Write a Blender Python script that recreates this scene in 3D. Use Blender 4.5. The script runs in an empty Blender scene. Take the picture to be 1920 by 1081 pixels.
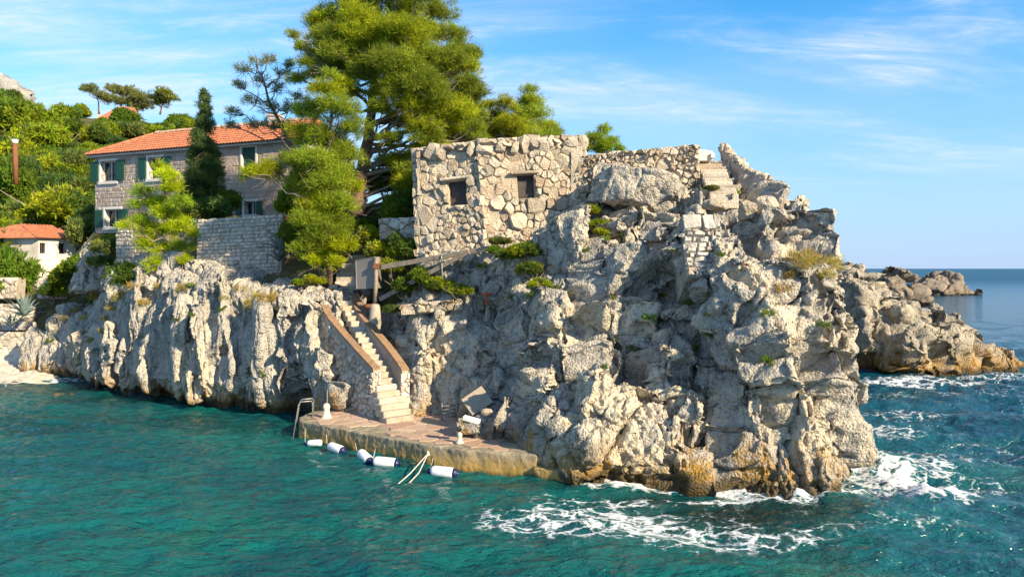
import bpy, bmesh, math, random
import numpy as np
from mathutils import Vector, Matrix
from mathutils.bvhtree import BVHTree

# ------------------------------------------------------------------ camera, sky, sun, exposure
F = 1371.0          # focal length in photograph pixels (1920 wide)
CAMH = 6.0          # camera height over the sea
HOR = 503.0         # photograph row of the horizon
SC = bpy.context.scene
cam = bpy.data.cameras.new('camera')
cam.sensor_width = 36.0
cam.lens = 36.0 * F / 1920.0
cam.shift_y = -(540.5 - HOR) / 1920.0
cam.clip_start = 0.1
cam.clip_end = 60000
camo = bpy.data.objects.new('camera', cam)
camo.location = (0, 0, CAMH)
camo.rotation_euler = (math.pi / 2, 0, 0)
SC.collection.objects.link(camo)
SC.camera = camo

SUN_AZ = math.radians(129)     # from +Y (view direction) clockwise towards +X
SUN_EL = math.radians(27)
sd = Vector((math.sin(SUN_AZ) * math.cos(SUN_EL), math.cos(SUN_AZ) * math.cos(SUN_EL), math.sin(SUN_EL)))
sl = bpy.data.lights.new('sun', 'SUN')
sl.energy = 5.0
sl.angle = math.radians(0.6)
sl.color = (1.0, 0.835, 0.575)
so = bpy.data.objects.new('sun', sl)
so.rotation_euler = sd.to_track_quat('Z', 'Y').to_euler()
so.location = (30, -20, 40)
SC.collection.objects.link(so)

SC.view_settings.view_transform = 'Standard'
SC.view_settings.look = 'None'
SC.view_settings.gamma = 1.0
SC.view_settings.exposure = 1.08
SC.cycles.max_bounces = 5
SC.cycles.diffuse_bounces = 2
SC.cycles.glossy_bounces = 2
SC.cycles.transmission_bounces = 3
SC.cycles.transparent_max_bounces = 8

world = bpy.data.worlds.new('World')
SC.world = world
world.use_nodes = True
wn, wl = world.node_tree.nodes, world.node_tree.links
wn.clear()
w_out = wn.new('ShaderNodeOutputWorld')
w_bg = wn.new('ShaderNodeBackground')
w_bg.inputs['Strength'].default_value = 0.118
w_sky = wn.new('ShaderNodeTexSky')
w_sky.sky_type = 'NISHITA'
w_sky.sun_disc = False
w_sky.sun_elevation = SUN_EL
w_sky.sun_rotation = SUN_AZ
w_sky.air_density = 1.0
w_sky.dust_density = 0.0
w_sky.ozone_density = 3.0
# thin cirrus: noise on the direction projected to a high flat layer
w_tc = wn.new('ShaderNodeTexCoord')
w_sep = wn.new('ShaderNodeSeparateXYZ')
wl.new(w_tc.outputs['Generated'], w_sep.inputs[0])
def wmath(op, a, b=None, clamp=False):
    n = wn.new('ShaderNodeMath'); n.operation = op; n.use_clamp = clamp
    for i, s in enumerate((a, b)):
        if s is None: continue
        if isinstance(s, (int, float)): n.inputs[i].default_value = s
        else: wl.new(s, n.inputs[i])
    return n.outputs[0]
zz = wmath('ADD', wmath('MAXIMUM', w_sep.outputs[2], 0.0), 0.16)
px = wmath('DIVIDE', w_sep.outputs[0], zz)
py = wmath('DIVIDE', w_sep.outputs[1], zz)
w_cmb = wn.new('ShaderNodeCombineXYZ')
wl.new(px, w_cmb.inputs[0]); wl.new(py, w_cmb.inputs[1])
def wnoise(scale, rot, st, detail, rough, dist, off):
    m = wn.new('ShaderNodeMapping')
    m.inputs['Rotation'].default_value = (0, 0, math.radians(rot))
    m.inputs['Scale'].default_value = st
    m.inputs['Location'].default_value = off
    wl.new(w_cmb.outputs[0], m.inputs[0])
    n = wn.new('ShaderNodeTexNoise')
    n.inputs['Scale'].default_value = scale
    n.inputs['Detail'].default_value = detail
    n.inputs['Roughness'].default_value = rough
    n.inputs['Distortion'].default_value = dist
    wl.new(m.outputs[0], n.inputs['Vector'])
    return n.outputs[0]
def wramp(x, a, b):
    n = wn.new('ShaderNodeMapRange'); n.interpolation_type = 'SMOOTHSTEP'
    wl.new(x, n.inputs[0]); n.inputs[1].default_value = a; n.inputs[2].default_value = b
    return n.outputs[0]
c1 = wramp(wnoise(0.62, 28, (1.0, 2.6, 1.0), 8, 0.60, 0.5, (3.1, 1.7, 0)), 0.41, 0.66)
c2 = wramp(wnoise(2.6, 38, (0.8, 2.4, 1.0), 9, 0.66, 1.2, (0.3, 8.2, 0)), 0.36, 0.70)
c3 = wramp(wnoise(0.5, 10, (1.0, 1.6, 1.0), 4, 0.5, 0.3, (7.4, 2.2, 0)), 0.38, 0.70)
cl = wmath('MULTIPLY', c1, wmath('ADD', wmath('MULTIPLY', c2, 0.75), 0.25))
cl = wmath('ADD', cl, wmath('MULTIPLY', c3, 0.22), True)
cl = wmath('MULTIPLY', cl, wmath('MULTIPLY', wramp(w_sep.outputs[2], 0.05, 0.21), 0.88), True)
w_mix = wn.new('ShaderNodeMix'); w_mix.data_type = 'RGBA'
wl.new(cl, w_mix.inputs[0])
w_hsv = wn.new('ShaderNodeHueSaturation')
w_hsv.inputs['Saturation'].default_value = 1.36
w_hsv.inputs['Hue'].default_value = 0.495
wl.new(w_sky.outputs[0], w_hsv.inputs['Color'])
# pale blue haze towards the horizon, the same all round
w_hz = wn.new('ShaderNodeMix'); w_hz.data_type = 'RGBA'
wl.new(wmath('SUBTRACT', 0.92, wramp(w_sep.outputs[2], -0.05, 0.42)), w_hz.inputs[0])
wl.new(w_hsv.outputs[0], w_hz.inputs[6])
w_hz.inputs[7].default_value = (1.5, 2.4, 3.95, 1)
wl.new(w_hz.outputs[2], w_mix.inputs[6])
w_mix.inputs[7].default_value = (3.9, 4.1, 4.8, 1)
wl.new(w_mix.outputs[2], w_bg.inputs['Color'])
wl.new(w_bg.outputs[0], w_out.inputs['Surface'])

# ------------------------------------------------------------------ helpers
COL = SC.collection
def P(u, v, D):                       # photograph pixel + distance -> world point
    return np.array([(u - 960.0) / F * D, D, CAMH + (HOR - v) / F * D])
def PZ(u, v, z=0.0):                  # photograph pixel + height -> world point
    return P(u, v, (CAMH - z) * F / (v - HOR))

def setp(o, label=None, cat=None, group=None, kind=None):
    if label: o['label'] = label
    if cat: o['category'] = cat
    if group: o['group'] = group
    if kind: o['kind'] = kind
    return o

def thing(name, label, cat, loc, group=None):
    o = bpy.data.objects.new(name, None)
    o.empty_display_size = 0.2
    o.location = Vector(loc)
    COL.objects.link(o)
    return setp(o, label, cat, group, 'thing')

def obj(name, me, mat, parent=None, smooth=False, label=None):
    """link a mesh written in world coordinates; parent it in place"""
    o = bpy.data.objects.new(name, me)
    if mat is not None and len(me.materials) == 0:
        me.materials.append(mat)
    if smooth and len(me.polygons):
        me.polygons.foreach_set('use_smooth', np.ones(len(me.polygons), bool))
    COL.objects.link(o)
    if parent is not None:
        o.parent = parent
        if parent.parent is None and parent.type == 'EMPTY':
            o.matrix_parent_inverse = Matrix.Translation(-parent.location)
    if label: o['label'] = label
    return o

class MB:
    """collects verts and faces"""
    def __init__(s): s.v = []; s.f = []
    def add(s, vs, fs):
        b = len(s.v)
        s.v.extend([tuple(map(float, p)) for p in vs]); s.f.extend([tuple(i + b for i in f) for f in fs])
        return s
    def box(s, c, size, R=None, bev=0.0):
        hx, hy, hz = [d / 2 for d in size]
        if bev <= 0:
            vs = [(sx * hx, sy * hy, sz * hz) for sx in (-1, 1) for sy in (-1, 1) for sz in (-1, 1)]
            fs = [(0, 1, 3, 2), (4, 6, 7, 5), (0, 4, 5, 1), (2, 3, 7, 6), (0, 2, 6, 4), (1, 5, 7, 3)]
        else:
            bm = bmesh.new(); bmesh.ops.create_cube(bm, size=1.0)
            for q in bm.verts: q.co = Vector((q.co.x * size[0], q.co.y * size[1], q.co.z * size[2]))
            bmesh.ops.bevel(bm, geom=list(bm.edges), offset=bev, segments=1, affect='EDGES', profile=0.5)
            bm.verts.index_update()
            vs = [q.co[:] for q in bm.verts]; fs = [[q.index for q in f.verts] for f in bm.faces]; bm.free()
        c = Vector(c)
        vs = [(R @ Vector(p) if R else Vector(p)) + c for p in vs]
        return s.add(vs, fs)
    def tube(s, pts, rad, n=8, cap=True):
        pts = [Vector(p) for p in pts]
        rad = rad if hasattr(rad, '__len__') else [rad] * len(pts)
        vs, fs = [], []
        up = Vector((0.13, 0.31, 0.94))
        for i, p in enumerate(pts):
            a, b = pts[max(i - 1, 0)], pts[min(i + 1, len(pts) - 1)]
            t = (b - a).normalized()
            if abs(t.dot(up)) > 0.98: up = Vector((1, 0.2, 0.1))
            x = t.cross(up).normalized(); y = x.cross(t).normalized()
            for k in range(n):
                w = 2 * math.pi * k / n
                vs.append(p + (x * math.cos(w) + y * math.sin(w)) * rad[i])
        for i in range(len(pts) - 1):
            for k in range(n):
                k2 = (k + 1) % n
                fs.append((i * n + k, i * n + k2, (i + 1) * n + k2, (i + 1) * n + k))
        if cap:
            fs.append(tuple(range(n))[::-1]); fs.append(tuple((len(pts) - 1) * n + k for k in range(n)))
        return s.add(vs, fs)
    def lathe(s, prof, M, n=16):
        """prof: (radius, height) pairs, M: 4x4 placing the axis"""
        vs, fs = [], []
        for r, h in prof:
            for k in range(n):
                w = 2 * math.pi * k / n
                vs.append(M @ Vector((r * math.cos(w), r * math.sin(w), h)))
        for i in range(len(prof) - 1):
            for k in range(n):
                k2 = (k + 1) % n
                fs.append((i * n + k, i * n + k2, (i + 1) * n + k2, (i + 1) * n + k))
        fs.append(tuple(range(n))[::-1]); fs.append(tuple((len(prof) - 1) * n + k for k in range(n)))
        return s.add(vs, fs)
    def prism(s, poly, z0, z1):
        n = len(poly)
        vs = [(p[0], p[1], z0) for p in poly] + [(p[0], p[1], z1 if not hasattr(z1, '__len__') else z1[i]) for i, p in enumerate(poly)]
        fs = [tuple(range(n))[::-1], tuple(range(n, 2 * n))] + [(i, (i + 1) % n, n + (i + 1) % n, n + i) for i in range(n)]
        return s.add(vs, fs)
    def hull(s, pts):
        bm = bmesh.new()
        for p in pts: bm.verts.new(tuple(map(float, p)))
        r = bmesh.ops.convex_hull(bm, input=list(bm.verts))
        dead = [g for g in r['geom_interior'] if isinstance(g, bmesh.types.BMVert)]
        if dead: bmesh.ops.delete(bm, geom=dead, context='VERTS')
        bm.verts.index_update()
        s.add([q.co[:] for q in bm.verts], [[q.index for q in f.verts] for f in bm.faces]); bm.free()
        return s
    def mesh(s, name='mesh'):
        me = bpy.data.meshes.new(name)
        me.from_pydata(s.v, [], s.f)
        bm = bmesh.new(); bm.from_mesh(me)
        bmesh.ops.recalc_face_normals(bm, faces=list(bm.faces))
        bm.to_mesh(me); bm.free()
        return me

# ---- numpy noise
_G = np.array([[1,1,0],[-1,1,0],[1,-1,0],[-1,-1,0],[1,0,1],[-1,0,1],[1,0,-1],[-1,0,-1],[0,1,1],[0,-1,1],[0,1,-1],[0,-1,-1],[1,1,0],[-1,1,0],[0,-1,1],[0,-1,-1]], np.float32)
def _hash(ix, iy, iz, s):
    with np.errstate(over='ignore'):
        h = (ix.astype(np.uint32) * np.uint32(374761393)) ^ (iy.astype(np.uint32) * np.uint32(668265263)) ^ (iz.astype(np.uint32) * np.uint32(2246822519)) ^ np.uint32(s * 3266489917 & 0xffffffff)
        h = (h ^ (h >> np.uint32(15))) * np.uint32(2246822519)
        h = (h ^ (h >> np.uint32(13))) * np.uint32(3266489917)
        return h ^ (h >> np.uint32(16))
def perlin(p, seed=0):
    p = np.asarray(p, np.float32)
    i = np.floor(p).astype(np.int64); f = p - i
    w = f * f * f * (f * (f * 6 - 15) + 10)
    r = 0
    for dx in (0, 1):
        wx = w[:, 0] if dx else 1 - w[:, 0]
        for dy in (0, 1):
            wy = w[:, 1] if dy else 1 - w[:, 1]
            for dz in (0, 1):
                wz = w[:, 2] if dz else 1 - w[:, 2]
                g = _G[_hash(i[:, 0] + dx, i[:, 1] + dy, i[:, 2] + dz, seed) & np.uint32(15)]
                r = r + wx * wy * wz * (g[:, 0] * (f[:, 0] - dx) + g[:, 1] * (f[:, 1] - dy) + g[:, 2] * (f[:, 2] - dz))
    return r
def fbm(p, oct=4, seed=0, gain=0.5, ridged=False):
    r = 0; a = 1.0
    for o in range(oct):
        n = perlin(p * (2.03 ** o) + o * 7.3, seed + o)
        if ridged: n = 0.5 - 2.0 * np.abs(n)
        r = r + a * n; a *= gain
    return r
def worley(p, seed=0, tilt=False):
    p = np.asarray(p, np.float32)
    i = np.floor(p).astype(np.int64); f = p - i
    f1 = np.full(len(p), 9., np.float32); f2 = f1.copy(); idn = np.zeros(len(p), np.float32); tl = np.zeros(len(p), np.float32)
    for dx in (-1, 0, 1):
        for dy in (-1, 0, 1):
            for dz in (-1, 0, 1):
                h = _hash(i[:, 0] + dx, i[:, 1] + dy, i[:, 2] + dz, seed)
                ox = (h & np.uint32(1023)) / 1023.0; oy = ((h >> np.uint32(10)) & np.uint32(1023)) / 1023.0; oz = ((h >> np.uint32(20)) & np.uint32(1023)) / 1023.0
                d = np.sqrt((dx + ox - f[:, 0]) ** 2 + (dy + oy - f[:, 1]) ** 2 + (dz + oz - f[:, 2]) ** 2)
                m = d < f1
                f2 = np.where(m, f1, np.minimum(f2, d))
                idn = np.where(m, ((h * np.uint32(2654435761)) >> np.uint32(8)) / 16777216.0, idn)
                if tilt:      # each cell is a plane tipped its own way
                    g = _hash(i[:, 0] + dx, i[:, 1] + dy, i[:, 2] + dz, seed + 77)
                    gx = (g & np.uint32(1023)) / 511.5 - 1; gy = ((g >> np.uint32(10)) & np.uint32(1023)) / 511.5 - 1; gz = ((g >> np.uint32(20)) & np.uint32(1023)) / 511.5 - 1
                    tl = np.where(m, gx * (f[:, 0] - dx - ox) + gy * (f[:, 1] - dy - oy) + gz * (f[:, 2] - dz - oz), tl)
                f1 = np.where(m, d, f1)
    return (f1, f2, idn, tl) if tilt else (f1, f2, idn)
def smooth01(x, a, b):
    t = np.clip((x - a) / (b - a), 0, 1)
    return t * t * (3 - 2 * t)
# ------------------------------------------------------------------ materials
class NT:
    def __init__(s, name):
        s.m = bpy.data.materials.new(name); s.m.use_nodes = True
        s.n = s.m.node_tree.nodes; s.l = s.m.node_tree.links
        s.n.clear()
        s.out = s.n.new('ShaderNodeOutputMaterial')
    def node(s, t, ins=None, **kw):
        n = s.n.new(t)
        for k, v in kw.items(): setattr(n, k, v)
        for k, v in (ins or {}).items(): s.put(n.inputs[k], v)
        return n
    def put(s, sock, v):
        if isinstance(v, bpy.types.NodeSocket): s.l.new(v, sock)
        elif isinstance(v, tuple) and len(v) == 3 and sock.type == 'RGBA': sock.default_value = (*v, 1)
        else: sock.default_value = v
    def pos(s): return s.node('ShaderNodeNewGeometry').outputs['Position']
    def map(s, vec, scale=(1, 1, 1), loc=(0, 0, 0), rot=(0, 0, 0)):
        return s.node('ShaderNodeMapping', {'Vector': vec, 'Scale': scale, 'Location': loc, 'Rotation': rot}).outputs[0]
    def noise(s, vec, scale, detail=4, rough=0.55, dist=0.0):
        return s.node('ShaderNodeTexNoise', {'Vector': vec, 'Scale': scale, 'Detail': detail, 'Roughness': rough, 'Distortion': dist}).outputs[0]
    def voro(s, vec, scale, feature='F1', out='Distance', rnd=1.0):
        return s.node('ShaderNodeTexVoronoi', {'Vector': vec, 'Scale': scale, 'Randomness': rnd}, feature=feature).outputs[out]
    def math(s, op, a, b=0.0, clamp=False):
        return s.node('ShaderNodeMath', {0: a, 1: b}, operation=op, use_clamp=clamp).outputs[0]
    def rng(s, x, a, b, lo=0.0, hi=1.0):
        return s.node('ShaderNodeMapRange', {0: x, 1: a, 2: b, 3: lo, 4: hi}, interpolation_type='SMOOTHSTEP').outputs[0]
    def mix(s, f, a, b, blend='MIX'):
        n = s.node('ShaderNodeMix', {0: f, 6: a, 7: b}, data_type='RGBA', blend_type=blend)
        return n.outputs[2]
    def sep(s, v): return s.node('ShaderNodeSeparateXYZ', {0: v}).outputs
    def attr(s, name, out='Color'): return s.node('ShaderNodeAttribute', attribute_name=name).outputs[out]
    def rand(s): return s.node('ShaderNodeObjectInfo').outputs['Random']
    def bump(s, h, strength, dist, normal=None):
        ins = {'Height': h, 'Strength': strength, 'Distance': dist}
        if normal is not None: ins['Normal'] = normal
        return s.node('ShaderNodeBump', ins).outputs[0]
    def bsdf(s, col, rough=0.8, normal=None, spec=0.25, metal=0.0, **kw):
        ins = {'Base Color': col, 'Roughness': rough, 'Specular IOR Level': spec, 'Metallic': metal}
        if normal is not None: ins['Normal'] = normal
        ins.update(kw)
        return s.node('ShaderNodeBsdfPrincipled', ins).outputs[0]
    def done(s, sh):
        s.l.new(sh, s.out.inputs['Surface']); return s.m

def rock_mat(name, cream, grey, dark, ochre_top=1.3, ochre_amt=1.0, flutes=False, fine=1.0):
    t = NT(name); p = t.pos()
    q = t.map(p, (1, 1, 0.22)) if flutes else p
    n1 = t.noise(q, 0.6, 4, 0.6)
    n2 = t.noise(q, 2.6, 4, 0.7)
    n3 = t.noise(p, 7.0, 5, 0.8)
    c = t.mix(t.rng(n1, 0.43, 0.63), grey, cream)
    c = t.mix(t.math('MULTIPLY', t.rng(n2, 0.50, 0.66), 0.8), c, dark)
    c = t.mix(t.math('MULTIPLY', t.rng(n3, 0.54, 0.66), 0.6), c, (0.66, 0.57, 0.43))
    c = t.mix(t.math('MULTIPLY', t.math('SUBTRACT', 1.0, t.rng(n3, 0.36, 0.47)), 0.7), c, (0.085, 0.078, 0.066))
    # pinkish and buff patches
    c = t.mix(t.math('MULTIPLY', t.rng(n1, 0.60, 0.68), 0.4), c, (0.45, 0.31, 0.20))
    # ochre algae belt above the waterline with a ragged top, blackish wet line below it
    z = t.sep(p)[2]
    edge = t.math('ADD', z, t.math('MULTIPLY', t.math('SUBTRACT', t.noise(t.map(p, (1, 1, 0.22)), 1.5, 5, 0.7), 0.5), -4.2))
    f = t.math('SUBTRACT', 1.0, t.rng(edge, 0.15, ochre_top))
    f = t.math('MULTIPLY', t.math('MULTIPLY', f, t.rng(n1, 0.26, 0.46)), t.math('SUBTRACT', 1.0, t.math('MULTIPLY', t.rng(n3, 0.50, 0.62), 0.7)))
    c = t.mix(t.math('MULTIPLY', f, ochre_amt), c, t.mix(n2, (0.22, 0.10, 0.014), (0.52, 0.31, 0.06)))
    wet = t.math('SUBTRACT', 1.0, t.rng(t.math('ADD', z, t.math('MULTIPLY', n2, -0.75)), -0.18, 0.12))
    c = t.mix(t.math('MULTIPLY', wet, 0.8), c, (0.035, 0.03, 0.018))
    h = t.math('ADD', t.noise(q, 9, 4, 0.75), t.math('MULTIPLY', t.voro(p, 14), 0.6))
    nm = t.bump(h, 0.95, 0.10 * fine)
    rough = t.math('SUBTRACT', 0.92, t.math('MULTIPLY', wet, 0.45))
    return t.done(t.bsdf(c, rough, nm, 0.25))

M = {}
M['rock'] = rock_mat('limestone', (0.64, 0.55, 0.405), (0.39, 0.36, 0.31), (0.17, 0.158, 0.138), ochre_top=1.45)
M['rock_left'] = rock_mat('fluted_limestone', (0.58, 0.51, 0.40), (0.40, 0.37, 0.32), (0.19, 0.175, 0.15), ochre_top=1.0, ochre_amt=0.9, flutes=True)
M['rock_far'] = rock_mat('far_limestone', (0.56, 0.48, 0.36), (0.40, 0.36, 0.29), (0.19, 0.165, 0.13), ochre_top=1.9, fine=1.4)
M['rock_islet'] = rock_mat('dark_limestone', (0.44, 0.35, 0.26), (0.30, 0.25, 0.20), (0.16, 0.135, 0.11), ochre_top=0.3, ochre_amt=0.4, fine=2.0)
M['crag'] = rock_mat('pale_crag', (0.62, 0.60, 0.56), (0.5, 0.49, 0.47), (0.35, 0.34, 0.32), ochre_amt=0.0, fine=3)

def stone_mat(name, c0, c1, c2, scale=4.0, bump=0.03, var=0.35, stain=0.35):
    t = NT(name); p = t.pos(); r = t.rand()
    c = t.mix(r, c0, c1)
    c = t.mix(t.math('MULTIPLY', t.rng(t.noise(p, scale, 5, 0.65), 0.45, 0.72), 0.7), c, c2)
    r2 = t.math('FRACT', t.math('MULTIPLY', r, 17.31))
    c = t.mix(t.math('MULTIPLY', t.rng(r2, 0.72, 0.9), 0.5), c, (0.40, 0.27, 0.17))
    st = t.rng(t.noise(p, 0.8, 4, 0.65), 0.52, 0.68)
    c = t.mix(t.math('MULTIPLY', st, stain), c, (0.30, 0.20, 0.125))
    v = t.math('ADD', 1.0 - var / 2, t.math('MULTIPLY', t.math('FRACT', t.math('MULTIPLY', r, 7.77)), var))
    hs = t.node('ShaderNodeHueSaturation', {'Color': c, 'Value': v}).outputs[0]
    h = t.math('ADD', t.noise(p, 12, 6, 0.7), t.math('MULTIPLY', t.voro(p, 18), 0.4))
    return t.done(t.bsdf(hs, 0.92, t.bump(h, 0.8, bump), 0.2))
M['stone'] = stone_mat('rubble_stone', (0.56, 0.51, 0.42), (0.47, 0.43, 0.37), (0.29, 0.265, 0.23), bump=0.05)
M['bunker_stone'] = stone_mat('bunker_stone', (0.60, 0.50, 0.36), (0.47, 0.40, 0.31), (0.26, 0.225, 0.18), 2.0, 0.12, 0.45, 0.5)
M['house_stone'] = stone_mat('house_stone', (0.33, 0.28, 0.25), (0.42, 0.36, 0.31), (0.26, 0.22, 0.20), 5, 0.03)
M['tan_stone'] = stone_mat('tan_house_stone', (0.45, 0.36, 0.285), (0.38, 0.30, 0.245), (0.28, 0.225, 0.19), 1.5, 0.05, 0.3)
M['pale_stone'] = stone_mat('pale_stone', (0.66, 0.61, 0.52), (0.60, 0.55, 0.46), (0.45, 0.41, 0.35), 4, 0.03, 0.2)
M['step_stone'] = stone_mat('step_stone', (0.53, 0.46, 0.36), (0.44, 0.38, 0.30), (0.27, 0.23, 0.18), 4, 0.05, 0.35)
M['flag'] = stone_mat('reddish_flagstone', (0.42, 0.26, 0.20), (0.46, 0.34, 0.25), (0.40, 0.36, 0.26), 1.6, 0.03, 0.3)

def plain(name, col, col2=None, rough=0.7, scale=6, spec=0.3, metal=0.0, bump=0.0, bscale=30):
    t = NT(name); p = t.pos()
    c = t.mix(t.rng(t.noise(p, scale, 5, 0.65), 0.4, 0.68), col, col2) if col2 else col
    nm = t.bump(t.noise(p, bscale, 4, 0.65), 0.6, bump) if bump else None
    return t.done(t.bsdf(c, rough, nm, spec, metal))
M['mortar'] = plain('mortar', (0.38, 0.33, 0.265), (0.27, 0.235, 0.19), 0.95, 3, 0.1, bump=0.05, bscale=14)
M['house_mortar'] = plain('house_mortar', (0.50, 0.45, 0.41), (0.40, 0.36, 0.32), 0.95, 3, 0.1, bump=0.02)
M['render'] = plain('rough_render', (0.40, 0.325, 0.27), (0.31, 0.25, 0.21), 0.95, 1.3, 0.1, bump=0.06, bscale=9)
M['white_render'] = plain('white_render', (0.58, 0.53, 0.46), (0.42, 0.38, 0.33), 0.95, 1.2, 0.1, bump=0.03, bscale=8)
M['coping'] = plain('brown_coping', (0.27, 0.17, 0.10), (0.18, 0.115, 0.075), 0.85, 5, 0.2, bump=0.02)
M['parapet'] = plain('parapet_render', (0.40, 0.33, 0.26), (0.30, 0.255, 0.21), 0.95, 2.5, 0.1, bump=0.06, bscale=10)
M['window_trim'] = plain('window_trim', (0.66, 0.62, 0.56), (0.56, 0.52, 0.46), 0.85, 6)
M['shutter'] = plain('green_shutter', (0.012, 0.085, 0.055), (0.02, 0.065, 0.045), 0.6, 4)
M['pane'] = plain('dark_pane', (0.02, 0.022, 0.025), None, 0.12, spec=0.5)
M['boards'] = plain('dark_boards', (0.045, 0.038, 0.035), (0.075, 0.06, 0.05), 0.7, 6, bump=0.01)
M['timber'] = plain('weathered_timber', (0.27, 0.22, 0.165), (0.18, 0.145, 0.11), 0.85, 7, bump=0.02)
M['darkwood'] = plain('dark_timber', (0.075, 0.05, 0.038), (0.05, 0.035, 0.028), 0.8, 7)
M['cabinet'] = plain('grey_sheet_metal', (0.235, 0.205, 0.18), (0.20, 0.175, 0.155), 0.5, 2.0, 0.4, 0.25)
M['steel'] = plain('galvanised_steel', (0.36, 0.345, 0.32), (0.27, 0.25, 0.23), 0.42, 9, 0.5, 0.5)
M['rust'] = plain('rusty_iron', (0.22, 0.085, 0.035), (0.13, 0.05, 0.03), 0.85, 8, bump=0.01)
M['orange'] = plain('orange_red_paint', (0.62, 0.12, 0.035), (0.42, 0.10, 0.04), 0.7, 8)
M['fender'] = plain('white_vinyl', (0.76, 0.78, 0.79), (0.62, 0.64, 0.63), 0.35, 3, 0.45)
M['fender_cap'] = plain('navy_vinyl', (0.012, 0.016, 0.075), None, 0.4, spec=0.45)
M['rope'] = plain('pale_rope', (0.56, 0.53, 0.46), (0.40, 0.37, 0.31), 0.9, 20, bump=0.01, bscale=80)
M['bollard'] = plain('cream_paint', (0.72, 0.64, 0.47), (0.60, 0.50, 0.34), 0.7, 6, bump=0.01)
M['white_block'] = plain('white_board', (0.78, 0.77, 0.74), (0.66, 0.65, 0.61), 0.6, 5)
M['redbox'] = plain('red_paint', (0.36, 0.02, 0.02), None, 0.5)
M['slab'] = plain('stone_slab', (0.36, 0.29, 0.215), (0.27, 0.225, 0.175), 0.9, 3, bump=0.04, bscale=12)
M['bark'] = plain('pine_bark', (0.20, 0.125, 0.085), (0.10, 0.07, 0.052), 0.95, 9, 0.1, bump=0.06, bscale=16)
M['twig'] = plain('grey_twigs', (0.24, 0.19, 0.145), (0.16, 0.125, 0.10), 0.95, 8, 0.1)
M['beach'] = plain('pale_pebbles', (0.62, 0.55, 0.44), (0.42, 0.36, 0.28), 0.95, 3.5, 0.1, bump=0.08, bscale=9)

def tile_mat():
    t = NT('terracotta_tile'); p = t.pos()
    c = t.mix(t.rng(t.noise(p, 4, 5, 0.8), 0.38, 0.64), (0.52, 0.19, 0.085), (0.30, 0.11, 0.068))
    c = t.mix(t.math('MULTIPLY', t.rng(t.noise(p, 14, 3, 0.7), 0.56, 0.68), 0.6), c, (0.58, 0.34, 0.20))
    c = t.mix(t.math('MULTIPLY', t.rng(t.noise(p, 0.9, 3), 0.55, 0.7), 0.5), c, (0.34, 0.13, 0.09))
    return t.done(t.bsdf(c, 0.85, None, 0.2))
M['tile'] = tile_mat()

def quay_mat():
    t = NT('stained_concrete'); p = t.pos(); z = t.sep(p)[2]
    c = t.mix(t.rng(t.noise(p, 2.0, 5, 0.65), 0.38, 0.66), (0.32, 0.27, 0.19), (0.19, 0.165, 0.125))
    st = t.noise(t.map(p, (2.6, 2.6, 0.3)), 1.6, 5, 0.7)
    low = t.math('SUBTRACT', 1.0, t.rng(t.math('ADD', z, t.math('MULTIPLY', st, -0.9)), -0.40, 0.25))
    c = t.mix(t.math('MULTIPLY', low, 0.85), c, t.mix(t.noise(p, 4, 4), (0.24, 0.125, 0.02), (0.55, 0.36, 0.09)))
    c = t.mix(t.math('MULTIPLY', t.rng(st, 0.55, 0.7), 0.55), c, (0.10, 0.085, 0.06))
    wet = t.math('SUBTRACT', 1.0, t.rng(z, -0.05, 0.12))
    c = t.mix(t.math('MULTIPLY', wet, 0.75), c, (0.04, 0.04, 0.02))
    h = t.math('ADD', t.noise(p, 6, 6, 0.7), t.math('MULTIPLY', t.noise(p, 25, 4, 0.7), 0.4))
    return t.done(t.bsdf(c, 0.85, t.bump(h, 0.7, 0.05), 0.3))
M['quay'] = quay_mat()

def leaf_mat(name, sat=1.08, val=2.05, hue=0.497, vary=True, trans=0.44):
    t = NT(name)
    c = t.attr('Col')
    r = t.rand()
    hh = t.math('ADD', hue - 0.012, t.math('MULTIPLY', r, 0.024)) if vary else hue
    vv = t.math('ADD', 0.85 * val, t.math('MULTIPLY', t.math('FRACT', t.math('MULTIPLY', r, 5.3)), 0.3 * val)) if vary else val
    c = t.node('ShaderNodeHueSaturation', {'Color': c, 'Hue': hh, 'Saturation': sat, 'Value': vv}).outputs[0]
    d = t.bsdf(c, 0.6, None, 0.2)
    tr = t.node('ShaderNodeBsdfTranslucent', {'Color': t.mix(0.35, c, (0.30, 0.34, 0.03))}).outputs[0]
    return t.done(t.node('ShaderNodeMixShader', {0: trans, 1: d, 2: tr}).outputs[0])
M['leaf'] = leaf_mat('foliage')

def ground_mat():
    t = NT('scrub_ground'); p = t.pos()
    n = t.noise(p, 0.35, 5, 0.65)
    c = t.mix(t.rng(n, 0.35, 0.6), (0.055, 0.075, 0.02), (0.13, 0.11, 0.05))
    c = t.mix(t.rng(t.noise(p, 1.3, 5, 0.7), 0.56, 0.68), c, (0.33, 0.27, 0.20))
    return t.done(t.bsdf(c, 0.95, t.bump(t.noise(p, 3, 5, 0.7), 0.9, 0.2), 0.1))
M['ground'] = ground_mat()
M['red_earth'] = plain('red_earth', (0.44, 0.23, 0.13), (0.34, 0.17, 0.10), 0.95, 1.0, 0.1, bump=0.1, bscale=3)

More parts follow.
